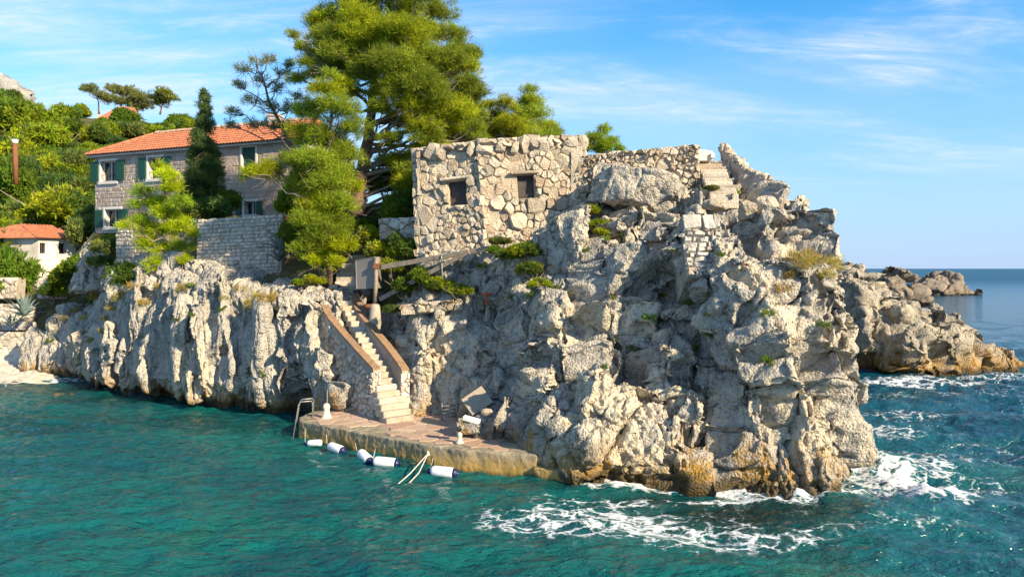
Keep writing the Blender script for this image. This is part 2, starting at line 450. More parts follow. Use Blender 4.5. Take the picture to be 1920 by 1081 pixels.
def sea_mat():
    t = NT('sea_water'); p = t.pos()
    sh = t.attr('shallow', 'Fac'); fo = t.attr('foam', 'Fac'); xs = t.sep(p)
    # body colour: green teal in the cove, bluer towards the open sea
    open_ = t.rng(t.math('ADD', xs[0], t.math('MULTIPLY', xs[1], 0.55)), 6.0, 42.0)
    body = t.mix(open_, (0.004, 0.094, 0.088), (0.003, 0.056, 0.094))
    body = t.mix(t.rng(xs[1], 40.0, 260.0), body, (0.006, 0.075, 0.150))
    big = t.noise(t.map(p, (1, 1.7, 1)), 0.16, 4, 0.6, 0.4)
    body = t.mix(t.math('MULTIPLY', t.rng(big, 0.42, 0.66), 0.6), body, (0.002, 0.042, 0.066))
    body = t.mix(t.math('MULTIPLY', t.rng(t.noise(p, 0.22, 3, 0.5), 0.54, 0.72), 0.5), body, (0.016, 0.105, 0.060))
    rot = (0, 0, math.radians(-20))
    h1 = t.noise(t.map(p, (0.8, 1.7, 1), rot=rot), 1.35, 5, 0.62, 0.0)
    h2 = t.noise(t.map(p, (0.7, 1.6, 1), rot=(0, 0, math.radians(18))), 4.6, 2, 0.6, 0.0)
    h = t.math('ADD', t.math('MULTIPLY', h1, 0.75), t.math('MULTIPLY', h2, 0.25))
    nm = t.bump(h, 1.0, 0.40)
    far = t.rng(xs[1], 45.0, 420.0)
    water = t.bsdf(body, t.math('ADD', 0.08, t.math('MULTIPLY', far, 0.34)), nm, t.math('SUBTRACT', 0.5, t.math('MULTIPLY', far, 0.22)), IOR=1.33)
    tr = t.node('ShaderNodeBsdfTransparent', {'Color': (0.55, 0.80, 0.72, 1)}).outputs[0]
    gl = t.node('ShaderNodeBsdfGlossy', {'Color': (1, 1, 1, 1), 'Roughness': 0.06, 'Normal': nm}).outputs[0]
    fr = t.node('ShaderNodeFresnel', {'IOR': 1.33, 'Normal': nm}).outputs[0]
    clear = t.node('ShaderNodeMixShader', {0: fr, 1: tr, 2: gl}).outputs[0]
    w = t.node('ShaderNodeMixShader', {0: t.math('MULTIPLY', sh, 0.75, True), 1: water, 2: clear}).outputs[0]
    # lace foam
    wp = t.node('ShaderNodeVectorMath', {0: p, 1: t.node('ShaderNodeVectorMath', {0: t.node('ShaderNodeTexNoise', {'Vector': p, 'Scale': 1.1, 'Detail': 4}).outputs['Color'], 'Scale': 0.9}, operation='SCALE').outputs[0]}, operation='ADD').outputs[0]
    wp = t.map(wp, (0.75, 1.25, 1))
    e1 = t.voro(wp, 1.9, 'DISTANCE_TO_EDGE'); e2 = t.voro(wp, 5.5, 'DISTANCE_TO_EDGE')
    lace = t.math('ADD', t.math('MULTIPLY', t.math('SUBTRACT', 1.0, t.rng(e1, 0.0, 0.20)), 0.66), t.math('MULTIPLY', t.math('SUBTRACT', 1.0, t.rng(e2, 0.0, 0.22)), 0.46))
    lace = t.math('ADD', lace, t.math('MULTIPLY', t.math('SUBTRACT', t.noise(p, 2.6, 6, 0.78), 0.5), 1.7))
    thr = t.math('SUBTRACT', 1.55, t.math('MULTIPLY', fo, 1.55))
    fm = t.math('MULTIPLY', t.math('MULTIPLY', t.rng(t.math('SUBTRACT', lace, thr), -0.14, 0.72), 0.88), t.rng(fo, 0.03, 0.3))
    # scattered small whitecaps on the open water
    caps = t.rng(t.noise(t.map(p, (0.5, 1.6, 1)), 1.0, 6, 0.72, 0.5), 0.705, 0.76)
    caps = t.math('MULTIPLY', caps, t.rng(xs[0], 6, 14))
    fm = t.math('MAXIMUM', fm, t.math('MULTIPLY', caps, 0.55))
    fb = t.bsdf((0.80, 0.83, 0.84), 0.8, t.bump(t.noise(p, 9, 5, 0.7), 0.7, 0.08), 0.2)
    return t.done(t.node('ShaderNodeMixShader', {0: fm, 1: w, 2: fb}).outputs[0])
M['sea'] = sea_mat()
def bed_mat():
    t = NT('seabed_rock'); p = t.pos()
    c = t.mix(t.rng(t.noise(p, 0.8, 5, 0.65), 0.4, 0.62), (0.10, 0.075, 0.02), (0.025, 0.035, 0.015))
    c = t.mix(t.rng(t.noise(p, 0.5, 3, 0.5), 0.55, 0.68), c, (0.24, 0.19, 0.06))
    return t.done(t.bsdf(c, 0.9, t.bump(t.noise(p, 3, 5), 0.8, 0.15), 0.2))
M['bed'] = bed_mat()
# ------------------------------------------------------------------ the cliff
def foot(u, v): return PZ(u, v, 0.0)[:2]
NV = [(.7, -2), (.5, 0), (0, 1.0)]
STN = [   # foot (x, y), inward direction, (setback, height) profile
 (foot(30, 704),  (.35, .93), [(0, -2), (0, 0), (.3, .8), (.8, 1.6), (1.4, 2.3), (2.8, 2.8), (5, 3.3)]),
 (foot(95, 706),  (.45, .9),  [(.2, -2), (.1, 0), (0, .9), (.4, 2), (1.0, 2.9), (2.2, 3.6), (4, 4.4)]),
 (foot(150, 716), (.5, .86),  [(.9, -2), (.7, 0), (0, .9), (.2, 2.2), (.7, 3.6), (1.5, 5.0), (2.5, 6.2)]),
 (foot(215, 735), (.55, .84), [(1, -2), (.7, 0), (0, 1), (.2, 2.4), (.5, 4), (1.0, 5.6), (1.7, 6.9)]),
 (foot(300, 752), (.62, .78), [(1, -2), (.7, 0), (0, 1), (.2, 2.5), (.5, 4), (1.0, 5.4), (1.7, 6.5)]),
 (foot(385, 770), (.62, .78), [(1, -2), (.6, 0), (0, 1.1), (.1, 2.5), (.4, 3.8), (.8, 4.7), (1.4, 5.3)]),
 (foot(450, 770), (.55, .84), [(1, -2), (.7, 0), (0, 1.1), (.1, 2.5), (.4, 3.8), (.8, 4.8), (1.4, 5.3)]),
 (foot(515, 781), (.5, .86),  [(1, -2), (.6, 0), (0, 1.1), (.1, 2.4), (.4, 3.6), (.8, 4.6), (1.4, 5.1)]),
 ((-8.35, 28.9),  (.4, .92),  [(1.2, -2), (1, 0), (.5, 1.1), (0, 2.2), (.2, 3.2), (.7, 4.2), (1.3, 4.9)]),
 ((-7.2, 27.7),   (.3, .95),  [(0, -2), (0, .5), (.2, 1.2), (.5, 2.0), (1.0, 2.9), (1.8, 3.9), (2.8, 4.8)]),
 ((-5.6, 27.0),   (-.25, .97), [(0, -2), (.1, .4), (.5, .8), (1.2, 1.5), (2.2, 2.5), (3.2, 3.5), (4.4, 4.4)]),
 ((-4.2, 26.6),   (-.25, .97), [(0, -2), (.1, .3), (.8, .8), (1.6, 1.5), (2.6, 2.5), (3.6, 3.4), (4.8, 4.3)]),
 ((-3.45, 26.6),  (-.1, 1),   [(0, -2), (0, .5), (.1, 1.4), (.2, 2.4), (.5, 3.2), (1.2, 3.9), (2.8, 4.6)]),
 ((-2.6, 26.9),   (.1, 1),    [(0, -2), (0, .5), (.1, 1.5), (.2, 3), (.4, 4.2), (.8, 4.9), (2.6, 5.6)]),
 ((-1.75, 26.2),  (.3, .95),  [(0, -2), (0, .6), (.3, 1.5), (.6, 3), (1.0, 4.4), (1.8, 5.6), (3.2, 6.5)]),
 ((-1.2, 24.7),   (.3, .95),  [(0, -2), (.2, .6), (.7, 1.4), (1.5, 3), (2.4, 4.5), (3.4, 6), (4.6, 7)]),
 ((-0.2, 22.9),   (.1, 1),    [(0, -2), (.2, .6), (.9, 1.4), (2.0, 2.8), (3.2, 4.4), (4.5, 6), (6.2, 7.2)]),
 ((0.9, 21.3),    (.0, 1),    [(0, -2), (0, .4), (.6, 1.3), (1.7, 2.7), (3.0, 4.4), (4.5, 6.1), (6.8, 7.6)]),
 ((1.9, 20.5),    (0, 1),     [(0, -2), (0, 0), (.5, 1.1), (1.5, 2.6), (2.8, 4.4), (4.3, 6.2), (6.8, 7.9)]),
 ((4.2, 20.4),    (0, 1),     [(0, -2), (.1, 0), (.5, 1.1), (1.4, 2.6), (2.7, 4.4), (4.2, 6.2), (6.5, 8.2)]),
 ((5.4, 20.4),    (0, 1),     [(.4, -2), (.5, 0), (1.1, 1.1), (2.0, 2.6), (3.0, 4.4), (4.0, 6.0), (5.6, 7.8)]),
 ((6.1, 19.6),    (0, 1),     [(0, -2), (.1, 0), (.3, .9), (.5, 2.4), (.6, 4.4), (1.2, 6.2), (3.4, 7.5)]),
 ((7.3, 19.0),    (-.1, 1),   [(0, -2), (0, 0), (.4, 1), (.7, 2.4), (1.0, 4.4), (1.7, 6.0), (3.0, 7.0)]),
 ((8.8, 19.7),    (-.5, .87), [(0, -2), (0, 0), (0, 1), (.3, 2.4), (.5, 4.4), (1.0, 5.7), (2.4, 6.4)]),
 ((10.0, 21.6),   (-.85, .52), [(0, -2), (0, 0), (-.1, 1), (.1, 2.4), (.3, 4.0), (.8, 5.3), (2.0, 6.1)]),
 ((10.85, 24.6),  (-1, .1),   [(0, -2), (0, 0), (0, 1), (.1, 2.4), (.3, 3.8), (.8, 5.0), (2.0, 5.8)]),
 ((11.2, 29),     (-1, 0),    [(0, -2), (0, 0), (0, 1), (.2, 2.4), (.5, 3.6), (1.2, 4.8), (2.4, 5.6)]),
 ((11.2, 34),     (-1, -.2),  [(0, -2), (0, 0), (.2, 1), (.4, 2.2), (.9, 3.4), (1.8, 4.2), (3, 4.8)]),
]
def loft():
    xy = np.array([s[0] for s in STN], float); inn = np.array([s[1] for s in STN], float)
    prof = np.array([s[2] for s in STN], float)
    L = np.concatenate([[0], np.cumsum(np.linalg.norm(np.diff(xy, axis=0), axis=1))])
    q = np.arange(0, L[-1], 0.35)
    X = np.stack([np.interp(q, L, xy[:, k]) for k in (0, 1)], 1)
    I = np.stack([np.interp(q, L, inn[:, k]) for k in (0, 1)], 1)
    I /= np.linalg.norm(I, axis=1)[:, None]
    PR = np.stack([[np.interp(q, L, prof[:, j, k]) for k in (0, 1)] for j in range(prof.shape[1])], 0)  # j,2,n
    rows = []
    for j in range(PR.shape[0]):
        rows.append(np.column_stack([X + I * PR[j, 0][:, None], PR[j, 1]]))
    back = PR[-1, 0] + 2.2
    rows.append(np.column_stack([X + I * back[:, None], PR[-1, 1] + 0.1]))
    rows.append(np.column_stack([X + I * back[:, None], np.full(len(q), -2.0)]))
    R = np.stack(rows, 1)            # n, k, 3
    n, k = R.shape[:2]
    vs = R.reshape(-1, 3)
    fs = []
    for i in range(n - 1):
        for j in range(k):
            j2 = (j + 1) % k
            fs.append((i * k + j, i * k + j2, (i + 1) * k + j2, (i + 1) * k + j))
    fs.append(tuple(range(k))); fs.append(tuple((n - 1) * k + j for j in range(k))[::-1])
    return vs, fs
base = MB().add(*loft())
# headland top, terrace under the bunker and the upper steps
def hullbox(mb, pts): mb.hull(pts)
hullbox(base, [(1.7, 20.6, -1.5), (5.2, 20.3, -1.5), (2.4, 20.2, .6), (4.6, 20.1, .7), P(1120, 760, 21.5), P(1290, 760, 21.4), P(1170, 650, 22.8), P(1300, 620, 22.8), P(1250, 575, 23.8), (1.5, 25, -1), (5.5, 25, -1), (3.5, 26, 4)])
CO = [P(1430, 540, 21.6), P(1560, 540, 21.6), P(1445, 470, 22.0), P(1540, 480, 22.2), P(1540, 372, 22.8), P(1470, 366, 22.9), P(1440, 400, 22.6)]
hullbox(base, CO + [c + np.array([.1, 2.2, -.2]) for c in CO])
hullbox(base, [(-3.4, 28.4, 4.5), (2.6, 28.2, 5.5), (7.9, 27.2, 5.5), (9.2, 25.5, 4.5), (9.2, 33, 4.5), (-3.4, 33, 4.5),
               (-3.2, 29.2, 6.4), (2.8, 28.6, 7.8), (7.6, 27.6, 8.2), (8.4, 26.5, 7.0), (8.4, 33, 8.0), (-3.2, 33, 7.5)])
hullbox(base, [(3.0, 29.2, 7), (7.9, 28.2, 7), (7.9, 34, 7), (3, 34, 7), (3.0, 29.6, 9.9), (7.2, 29.2, 10.1), (8.6, 29.4, 9.0), (8.2, 34, 9.4), (3, 34, 9.8)])
hullbox(base, [P(1300, 500, 24.3), P(1470, 500, 24), P(1300, 395, 24.9), P(1460, 395, 24.6), P(1300, 395, 27.5), P(1500, 400, 27.5), P(1300, 500, 27.5), P(1500, 500, 27.5)])

hullbox(base, [P(1310, 372, 26.4), P(1410, 378, 26.2), P(1300, 312, 29.6), P(1375, 312, 29.6), P(1440, 368, 27.0), P(1300, 420, 26.6), P(1460, 420, 26.2), (4.5, 32.5, 9.6), (9.0, 32.5, 8.8), (4.5, 32.5, 6), (9.4, 32.5, 5), P(1452, 390, 28)])
def bvh_of(mb): return BVHTree.FromPolygons([Vector(v) for v in mb.v], mb.f)
EYE = Vector((0, 0, CAMH))
def rayhit(bvh, u, v):
    d = Vector(P(u, v, 1.0)) - EYE
    h = bvh.ray_cast(EYE, d.normalized(), 300)
    return h if h[0] is not None else None
BASE_BVH = bvh_of(base)

def lump(rng, c, r, n=18, p=3.0, tilt=0.0, yaw=0.0):
    """points of an angular, uneven block"""
    d = rng.normal(size=(n, 3)); d /= (np.abs(d) ** p).sum(1)[:, None] ** (1 / p)
    d *= rng.uniform(0.82, 1.0, (n, 1))
    d = d * np.asarray(r)
    ct, st_ = math.cos(tilt), math.sin(tilt)
    d = d @ np.array([[ct, 0, st_], [0, 1, 0], [-st_, 0, ct]])
    cy, sy = math.cos(yaw), math.sin(yaw)
    d = d @ np.array([[cy, sy, 0], [-sy, cy, 0], [0, 0, 1]])
    return d + np.asarray(c)

rng = np.random.default_rng(11)
def px_lump(u, v, ru, rv, push=0.35, tilt=0.0, n=18, p=3.0, deep=0.8, D=None, r=None):
    r = r or rng
    if D is None:
        h = rayhit(BASE_BVH, u, v)
        if h is None: return None
        D = h[0].y
    s = D / F
    rd = (ru + rv) * 0.5 * s * deep
    c = P(u, v, D + rd * (1 - push) - 0.1)
    return lump(r, c, (ru * s, rd, rv * s), n, p, math.radians(tilt))

# blocks that belong to the cliff face, read off the photograph: u, v, half width, half height, tilt
BL = [(905,520,30,34,0),(985,560,34,30,10),(875,610,34,40,0),(905,660,34,34,0),(1000,655,36,30,0),
 (880,710,26,34,0),(940,700,28,38,0),(970,750,34,40,0),(1040,800,60,46,-25),(1130,760,70,90,25),(1110,610,40,40,0),
 (1195,595,40,30,0),(1245,590,44,36,0),(1290,600,40,50,0),(1270,515,44,46,0),(1240,445,46,42,10),(1290,470,30,50,0),(1150,440,30,45,10),
 (1180,790,90,110,10),(1150,850,80,60,-5),(1280,800,60,100,-8),
 (1390,540,60,80,5),(1470,540,80,80,10),(1540,580,60,90,0),(1430,680,80,110,-12),(1530,690,80,110,-8),(1575,690,36,130,0),
 (1410,790,50,90,-12),(1490,800,90,90,20),(1560,820,54,100,0),(1500,885,80,40,0),
 (1400,440,40,44,0),(1350,560,30,70,-10),(1035,720,36,44,0),
 (870,560,34,22,0),(830,620,30,45,0),(800,600,30,40,0),(760,600,34,40,0),(790,690,40,60,0),(850,660,26,50,0),(745,640,26,40,0),
 (1150,330,60,30,0),(1290,330,40,25,0),(1250,305,50,22,0),(1330,420,26,24,0)]
for b in BL:
    q = px_lump(*b[:4], tilt=b[4])
    if q is not None: base.hull(q)
# fluted buttresses of the left cliff: tall ribs that end in noses over the water
RB = [(70,640,34,36,-10),(105,665,30,34,10),(150,650,34,50,0),(150,590,40,40,0),(185,690,30,50,0),(215,640,22,80,0),(240,690,26,60,0),(262,600,26,110,0),(285,680,26,80,4),
 (318,650,30,105,0),(350,640,26,110,-4),(385,650,26,120,2),(372,730,22,45,0),(415,620,22,110,0),(440,660,24,100,4),(470,650,20,110,0),(500,660,26,115,0),(530,640,24,100,0),(545,700,26,70,10),
 (575,660,30,100,0),(600,710,26,60,0),(590,590,30,40,0),(410,550,30,40,0),(465,570,26,40,0),(330,560,26,40,0),(230,540,40,50,0),(290,540,30,40,0),(180,560,34,40,0),(120,610,30,22,0),(560,580,30,30,20),(640,640,30,60,20),(650,740,30,40,0)]
for b in RB:
    q = px_lump(*b[:4], tilt=b[4], push=0.55, n=16, p=2.6, deep=0.45 if b[3] > 55 else 0.8)
    if q is not None: base.hull(q)
base.hull(lump(rng, P(1274, 478, 22.75), (.36, .6, 1.0), 20, 2.8)); base.hull(lump(rng, P(1320, 545, 22.3), (.7, .6, .5), 20, 2.8))
for _ in range(45):                 # small uneven fill
    u = rng.uniform(860, 1600); v = rng.uniform(430, 910)
    s = rng.uniform(9, 26)
    q = px_lump(u, v, s * rng.uniform(.8, 1.3), s * rng.uniform(.8, 1.3), push=0.5, tilt=rng.uniform(-40, 40), n=14)
    if q is not None and q[:, 2].min() > 0.2: base.hull(q)

def voxel(mb, size):
    me = mb.mesh('t'); o = bpy.data.objects.new('t', me); COL.objects.link(o)
    m = o.modifiers.new('r', 'REMESH'); m.mode = 'VOXEL'; m.voxel_size = size; m.use_smooth_shade = True
    dg = bpy.context.evaluated_depsgraph_get()
    r = bpy.data.meshes.new_from_object(o.evaluated_get(dg))
    bpy.data.objects.remove(o); bpy.data.meshes.remove(me)
    return r
def getco(me):
    a = np.empty(len(me.vertices) * 3, np.float32); me.vertices.foreach_get('co', a); return a.reshape(-1, 3)
def getno(me):
    a = np.empty(len(me.vertices) * 3, np.float32); me.vertices.foreach_get('normal', a); return a.reshape(-1, 3)
def setco(me, co):
    me.vertices.foreach_set('co', np.ascontiguousarray(co, np.float32).ravel()); me.update()

def warp(p, sc, amt, seed):
    return p + amt * np.stack([perlin(p * sc + 11.1 * k, seed + k) for k in range(3)], 1)
def jag(p, amt, fr, seed=51):
    return amt * np.stack([fbm(p * fr + 5.1 * k, 3, seed + 4 * k, 0.6) for k in range(3)], 1)
def fracture(p, k=1.0, strength=1.0):
    """step the surface along joint sets: flat faces and ledges of broken limestone"""
    p = p.astype(np.float64); out = np.zeros_like(p)
    m = smooth01(perlin(p * 0.35 / k, 95), -0.35, 0.15)
    for (n, s_, amt, sd_) in (((.86, -.45, .22), 1.7, .62, 1), ((-.38, -.85, .30), 1.45, .62, 2), ((.25, .25, .94), 1.1, .42, 3), ((.75, -.62, -.2), .60, .58, 4), ((-.55, -.75, .3), .52, .58, 5), ((.1, -.35, .93), .40, .36, 6), ((.9, -.3, .1), .26, .5, 7)):
        n = np.array(n) / np.linalg.norm(n); s_ *= k
        t = p @ n / s_ + 0.9 * perlin(p * 0.42 / s_, 300 + sd_) + 0.25 * perlin(p * 1.4 / s_, 320 + sd_)
        fr = t - np.floor(t); y = np.clip((fr - .5) / .22 + .5, 0, 1)
        out += ((s_ * amt * strength * (y - fr)) * m)[:, None] * n
    return out
def disp_block(p, k=1.0):
    """open joints and sharp pitted karst relief"""
    w = warp(p, 0.5 / k, 0.30 * k, 3) * np.array([1, 1, 0.7])
    a1, a2, ai, at = worley(w / (2.3 * k), 5, True)
    d = (ai - 0.5) * 0.40 * k + 0.40 * k * at - 0.42 * k * np.exp(-((a2 - a1) / 0.030))
    v1, v2, vi = worley(warp(p, .8 / k, .25 * k, 61) * np.array([1, 1, .28]) / (1.0 * k), 12)
    d -= 0.20 * k * np.exp(-((v2 - v1) / 0.035)) - (vi - .5) * .14 * k
    q = p * np.array([1, 1, 0.5])
    rough = 0.5 + 1.0 * smooth01(perlin(p * 0.45 / k, 91), -0.25, 0.3)
    kk = max(k, 0.9)
    d += 0.060 * kk * fbm(q * 1.6 / kk, 2, 21, 0.55, True)
    d += 0.066 * kk * rough * fbm(warp(q, 2.0 / kk, 0.12 * kk, 31) * 5.2 / kk, 3, 25, 0.62, True)
    c1 = worley(p / (0.21 * kk) + 3.3, 8)[0]
    d -= 0.09 * kk * rough * (1 - smooth01(c1, 0.05, 0.45))
    return d
def disp_flute(p, k=1.0):
    q = p * np.array([1, 1, 0.13]); q = q + 0.25 * np.stack([perlin(p * 0.6, 41), perlin(p * 0.6, 42), perlin(p * 0.4, 43)], 1)
    a1, a2, ai = worley(q / (0.95 * k), 45)
    b1, b2, bi = worley(q / (0.36 * k), 46)
    d = (ai - 0.5) * 0.42 * k - 0.24 * k * np.exp(-((a2 - a1) / 0.10))
    d += (bi - 0.5) * 0.10 * k - 0.10 * k * np.exp(-((b2 - b1) / 0.13))
    d += 0.050 * k * fbm(q * 4.0 / k, 3, 47, 0.6, True) + 0.028 * fbm(p * 3.6, 3, 48, 0.6, True) + 0.12 * perlin(p * 0.8, 49)
    return d
def rock_mesh(mb, size, fn, keep=None, jg=0.08, frac=0):
    me = voxel(mb, size)
    if keep is not None:
        co = getco(me); bad = ~keep(co) | ((getno(me)[:, 1] > 0.55) & (co[:, 1] > 23.0) & (co[:, 1] < 40))
        bm = bmesh.new(); bm.from_mesh(me); bm.verts.ensure_lookup_table()
        bmesh.ops.delete(bm, geom=[bm.verts[i] for i in np.nonzero(bad)[0]], context='VERTS')
        bm.to_mesh(me); bm.free()
    co = getco(me); no = getno(me)
    j_ = jag(co, jg, 2.6)
    if frac:
        j_ = j_ * .7
        w_ = (0.25 + 0.75 * smooth01(co[:, 0], -9, -6))[:, None] if fn is cliff_fn else 1.0
        j_ = (j_ + fracture(co, frac)) * w_
    setco(me, co + no * fn(co)[:, None] + j_)
    me.polygons.foreach_set('use_smooth', np.ones(len(me.polygons), bool))
    return me
def cliff_fn(p):
    w = 1 - smooth01(p[:, 0], -9.2, -6.2)
    out = np.zeros(len(p))
    l = w > 0.001; r = w < 0.999
    dl = np.zeros(len(p)); dr = np.zeros(len(p))
    dl[l] = disp_flute(p[l]); dr[r] = disp_block(p[r])
    cave = 1 - smooth01(np.hypot((p[:, 0] + 8.6) / .9, (p[:, 2] - .4) / 1.6), 0.6, 1.2)
    # the plastered recess behind the quay stays flatter
    flat = np.exp(-(((p[:, 0] + 2.2) / 0.9) ** 2)) * smooth01(p[:, 1], 25.6, 26.4)
    return (dl * w + dr * (1 - w)) * (1 - 0.7 * flat) - 0.5 * cave
def cliff_keep(c):
    return (c[:, 2] > -1.2)
cliff_me = rock_mesh(base, 0.05, cliff_fn, cliff_keep, frac=1.0)
cliff_me.materials.append(M['rock']); cliff_me.materials.append(M['rock_left'])
_pc = np.empty(len(cliff_me.polygons) * 3, np.float32); cliff_me.polygons.foreach_get('center', _pc); _pc = _pc.reshape(-1, 3)
cliff_me.polygons.foreach_set('material_index', (_pc[:, 0] + 0.8 * perlin(_pc * 0.8, 3) < -7.0).astype(np.int32))
cliff = obj('cliff', cliff_me, None)
setp(cliff, 'pale limestone sea cliff with fluted left wall and blocky right headland', 'cliff', kind='structure')
_c = getco(cliff_me); _t = np.empty(len(cliff_me.loops), np.int32)
cliff_me.calc_loop_triangles()
_tri = np.empty(len(cliff_me.loop_triangles) * 3, np.int32); cliff_me.loop_triangles.foreach_get('vertices', _tri)
CLIFF_BVH = BVHTree.FromPolygons(_c.tolist(), _tri.reshape(-1, 3).tolist())

# distinct boulders, each a thing
BOULDERS = [
 (1072, 455, 52, 78, 8, 'pale leaning boulder with shaded left face below the right bunker window'),
 (1180, 512, 58, 62, 0, 'rounded grey boulder right of the pale leaning boulder'),
 (1215, 360, 108, 52, -12, 'large sunlit boulder lying between the bunker and the upper steps'),
 (1035, 598, 52, 66, 0, 'knobbly boulder in the middle of the cliff under the pale leaning boulder'),
 (1248, 690, 58, 78, -8, 'tall grey boulder standing out right of the cliff centre'),
 (928, 798, 72, 36, 0, 'low boulder lying on the back of the quay beside the white block'),
 (1335, 888, 92, 40, 0, 'ribbed low boulder at the waterline below the headland'),
 (955, 515, 36, 36, 0, 'small sunlit boulder just below the timber jib end'),
 (545, 570, 30, 26, -30, 'tawny block jutting from the cliff left of the stair head'),
 (70, 622, 44, 26, 8, 'flat sunlit boulder above the beach at the left'),
 (215, 690, 26, 64, 4, 'sunlit nose of rock at the water on the left cliff'),
 (1090, 850, 66, 52, -20, 'ribbed bulging rock where the quay ends'),
 (300, 470, 0, 0, 0, ''),
]
for i, (u, v, ru, rv, tl, lab) in enumerate(BOULDERS):
    if not lab: continue
    r2 = np.random.default_rng(100 + i)
    dd = {2: 27.6, 5: 23.4}.get(i)
    q = px_lump(u, v, ru, rv, push={0: 1.15, 1: 1.0, 3: .4, 4: .7, 11: .4, 6: .8}.get(i, .75), tilt=tl, n=22, p=3.6 if i < 3 else 2.7, deep=0.9, D=dd, r=r2)
    if q is None: continue
    me = rock_mesh(MB().hull(q), 0.05, (lambda p: 0.22 * disp_block(p + 3.3, 0.9)) if i in (0, 1, 2) else (lambda p: 0.6 * disp_block(p + 3.3, 0.9)), frac=.3 if i in (0, 1) else .6, jg=.05)
    me.materials.append(M['rock_left'] if u < 500 else M['rock'])
    setp(obj('boulder', me, None, smooth=True), lab, 'rock')

# ------------------------------------------------------------------ far rocks
def far_rock(name, lab, lumps, size, k, mat, seed):
    r = np.random.default_rng(seed); mb = MB()
    for (u, v, ru, rv, D, dp) in lumps:
        s = D / F
        mb.hull(lump(r, P(u, v, D), (ru * s, dp, rv * s), 20, 2.4))
    me = rock_mesh(mb, size, lambda p: disp_block(p, k), lambda c: c[:, 2] > -0.8, 0.08 * k, k * .9)
    setp(obj(name, me, mat, smooth=True), lab, 'rock')
pen = MB()
CR = [(1585, 505, 43, 690), (1640, 540, 43, 700), (1690, 556, 43, 706), (1745, 574, 43, 707), (1800, 598, 43.2, 706), (1850, 632, 43.5, 702), (1895, 668, 44, 696), (1912, 690, 44.5, 692)]
for i in range(len(CR) - 1):
    pp = []
    for (u, v, D, vw) in CR[i:i + 2]:
        c = P(u, v + 14, D); f_ = PZ(u, vw, 0)
        pp += [c, c + np.array([.3, 1.2, -.1]), np.array([f_[0], f_[1] - .2, -1.2]), np.array([f_[0], f_[1] + .2, 1.2]), np.array([c[0] * 1.06, D + 4.5, -1.2])]
        pp += [(np.array([f_[0], f_[1], 0]) * .45 + c * .55) + np.array([0, -.7, .3])]
    pen.hull(pp)
rp_ = np.random.default_rng(5)
for (u, v, ru, rv_, D) in [(1625, 620, 40, 60, 41), (1700, 640, 50, 50, 41), (1770, 640, 50, 45, 41.5), (1830, 665, 40, 32, 42.5), (1690, 590, 40, 30, 42.5), (1600, 560, 40, 40, 42), (1650, 555, 22, 14, 43), (1760, 590, 26, 18, 42.8)]:
    s_ = D / F; pen.hull(lump(rp_, P(u, v, D), (ru * s_, 1.4, rv_ * s_), 18, 2.6))
pme_ = rock_mesh(pen, .11, lambda p: .7 * disp_block(p, 1.1), lambda c: c[:, 2] > -.8, .08, .9)
setp(obj('rock_peninsula', pme_, M['rock_far'], smooth=True), 'long brown rock point running into the sea behind the headland', 'rock')
far_rock('rock_knoll', 'rounded rock rising just behind the right edge of the headland', [(1585, 528, 48, 36, 50, 3), (1608, 524, 26, 24, 50, 2.5), (1590, 566, 60, 60, 50, 4)], 0.14, 1.0, M['rock_far'], 6)
far_rock('sea_boulder', 'round boulder standing on the rock point against the horizon', [(1692, 512, 32, 24, 66, 1.8), (1665, 535, 40, 22, 66, 2.5), (1690, 560, 60, 36, 66, 3), (1690, 600, 70, 40, 66, 4)], 0.16, 1.3, M['rock_islet'], 7)
far_rock('islet', 'low dark rock islet alone in the sea on the right', [(1765, 545, 62, 30, 165, 6), (1770, 528, 40, 18, 165, 4), (1800, 548, 34, 16, 165, 4), (1725, 545, 36, 18, 165, 4), (1745, 535, 30, 16, 165, 4)], 0.4, 3.0, M['rock_islet'], 8)
far_rock('shore_rock', 'yellowish flat rock awash by the beach', [(125, 742, 34, 7, 34.6, .5)], 0.06, 0.4, M['rock_left'], 9)
far_rock('crag', 'white rocky crag beyond the wooded slope at the far left', [(-60, 230, 110, 90, 190, 14), (10, 180, 40, 30, 190, 8), (-30, 160, 40, 40, 190, 8)], 1.0, 5.0, M['crag'], 12)

bm2 = MB().hull([PZ(-160, 752, -.35), PZ(70, 750, -.35), PZ(135, 730, -.3), P(120, 700, 41.5), P(70, 672, 43.5), P(-160, 668, 44.5), P(-160, 690, 43), PZ(-160, 760, -1.2), PZ(110, 752, -1.2), (-25, 46, -1), (-36, 46, -1)])
bme = rock_mesh(bm2, .08, lambda p: .10 * fbm(p * .8, 3, 5) + .05 * (.5 - worley(p / .28, 6)[0]) + .03 * fbm(p * 5, 3, 7), lambda c: c[:, 2] > -.9, .03)
setp(obj('beach', bme, M['beach'], smooth=True), 'small pale pebble beach at the left foot of the cliff', 'beach', kind='structure')

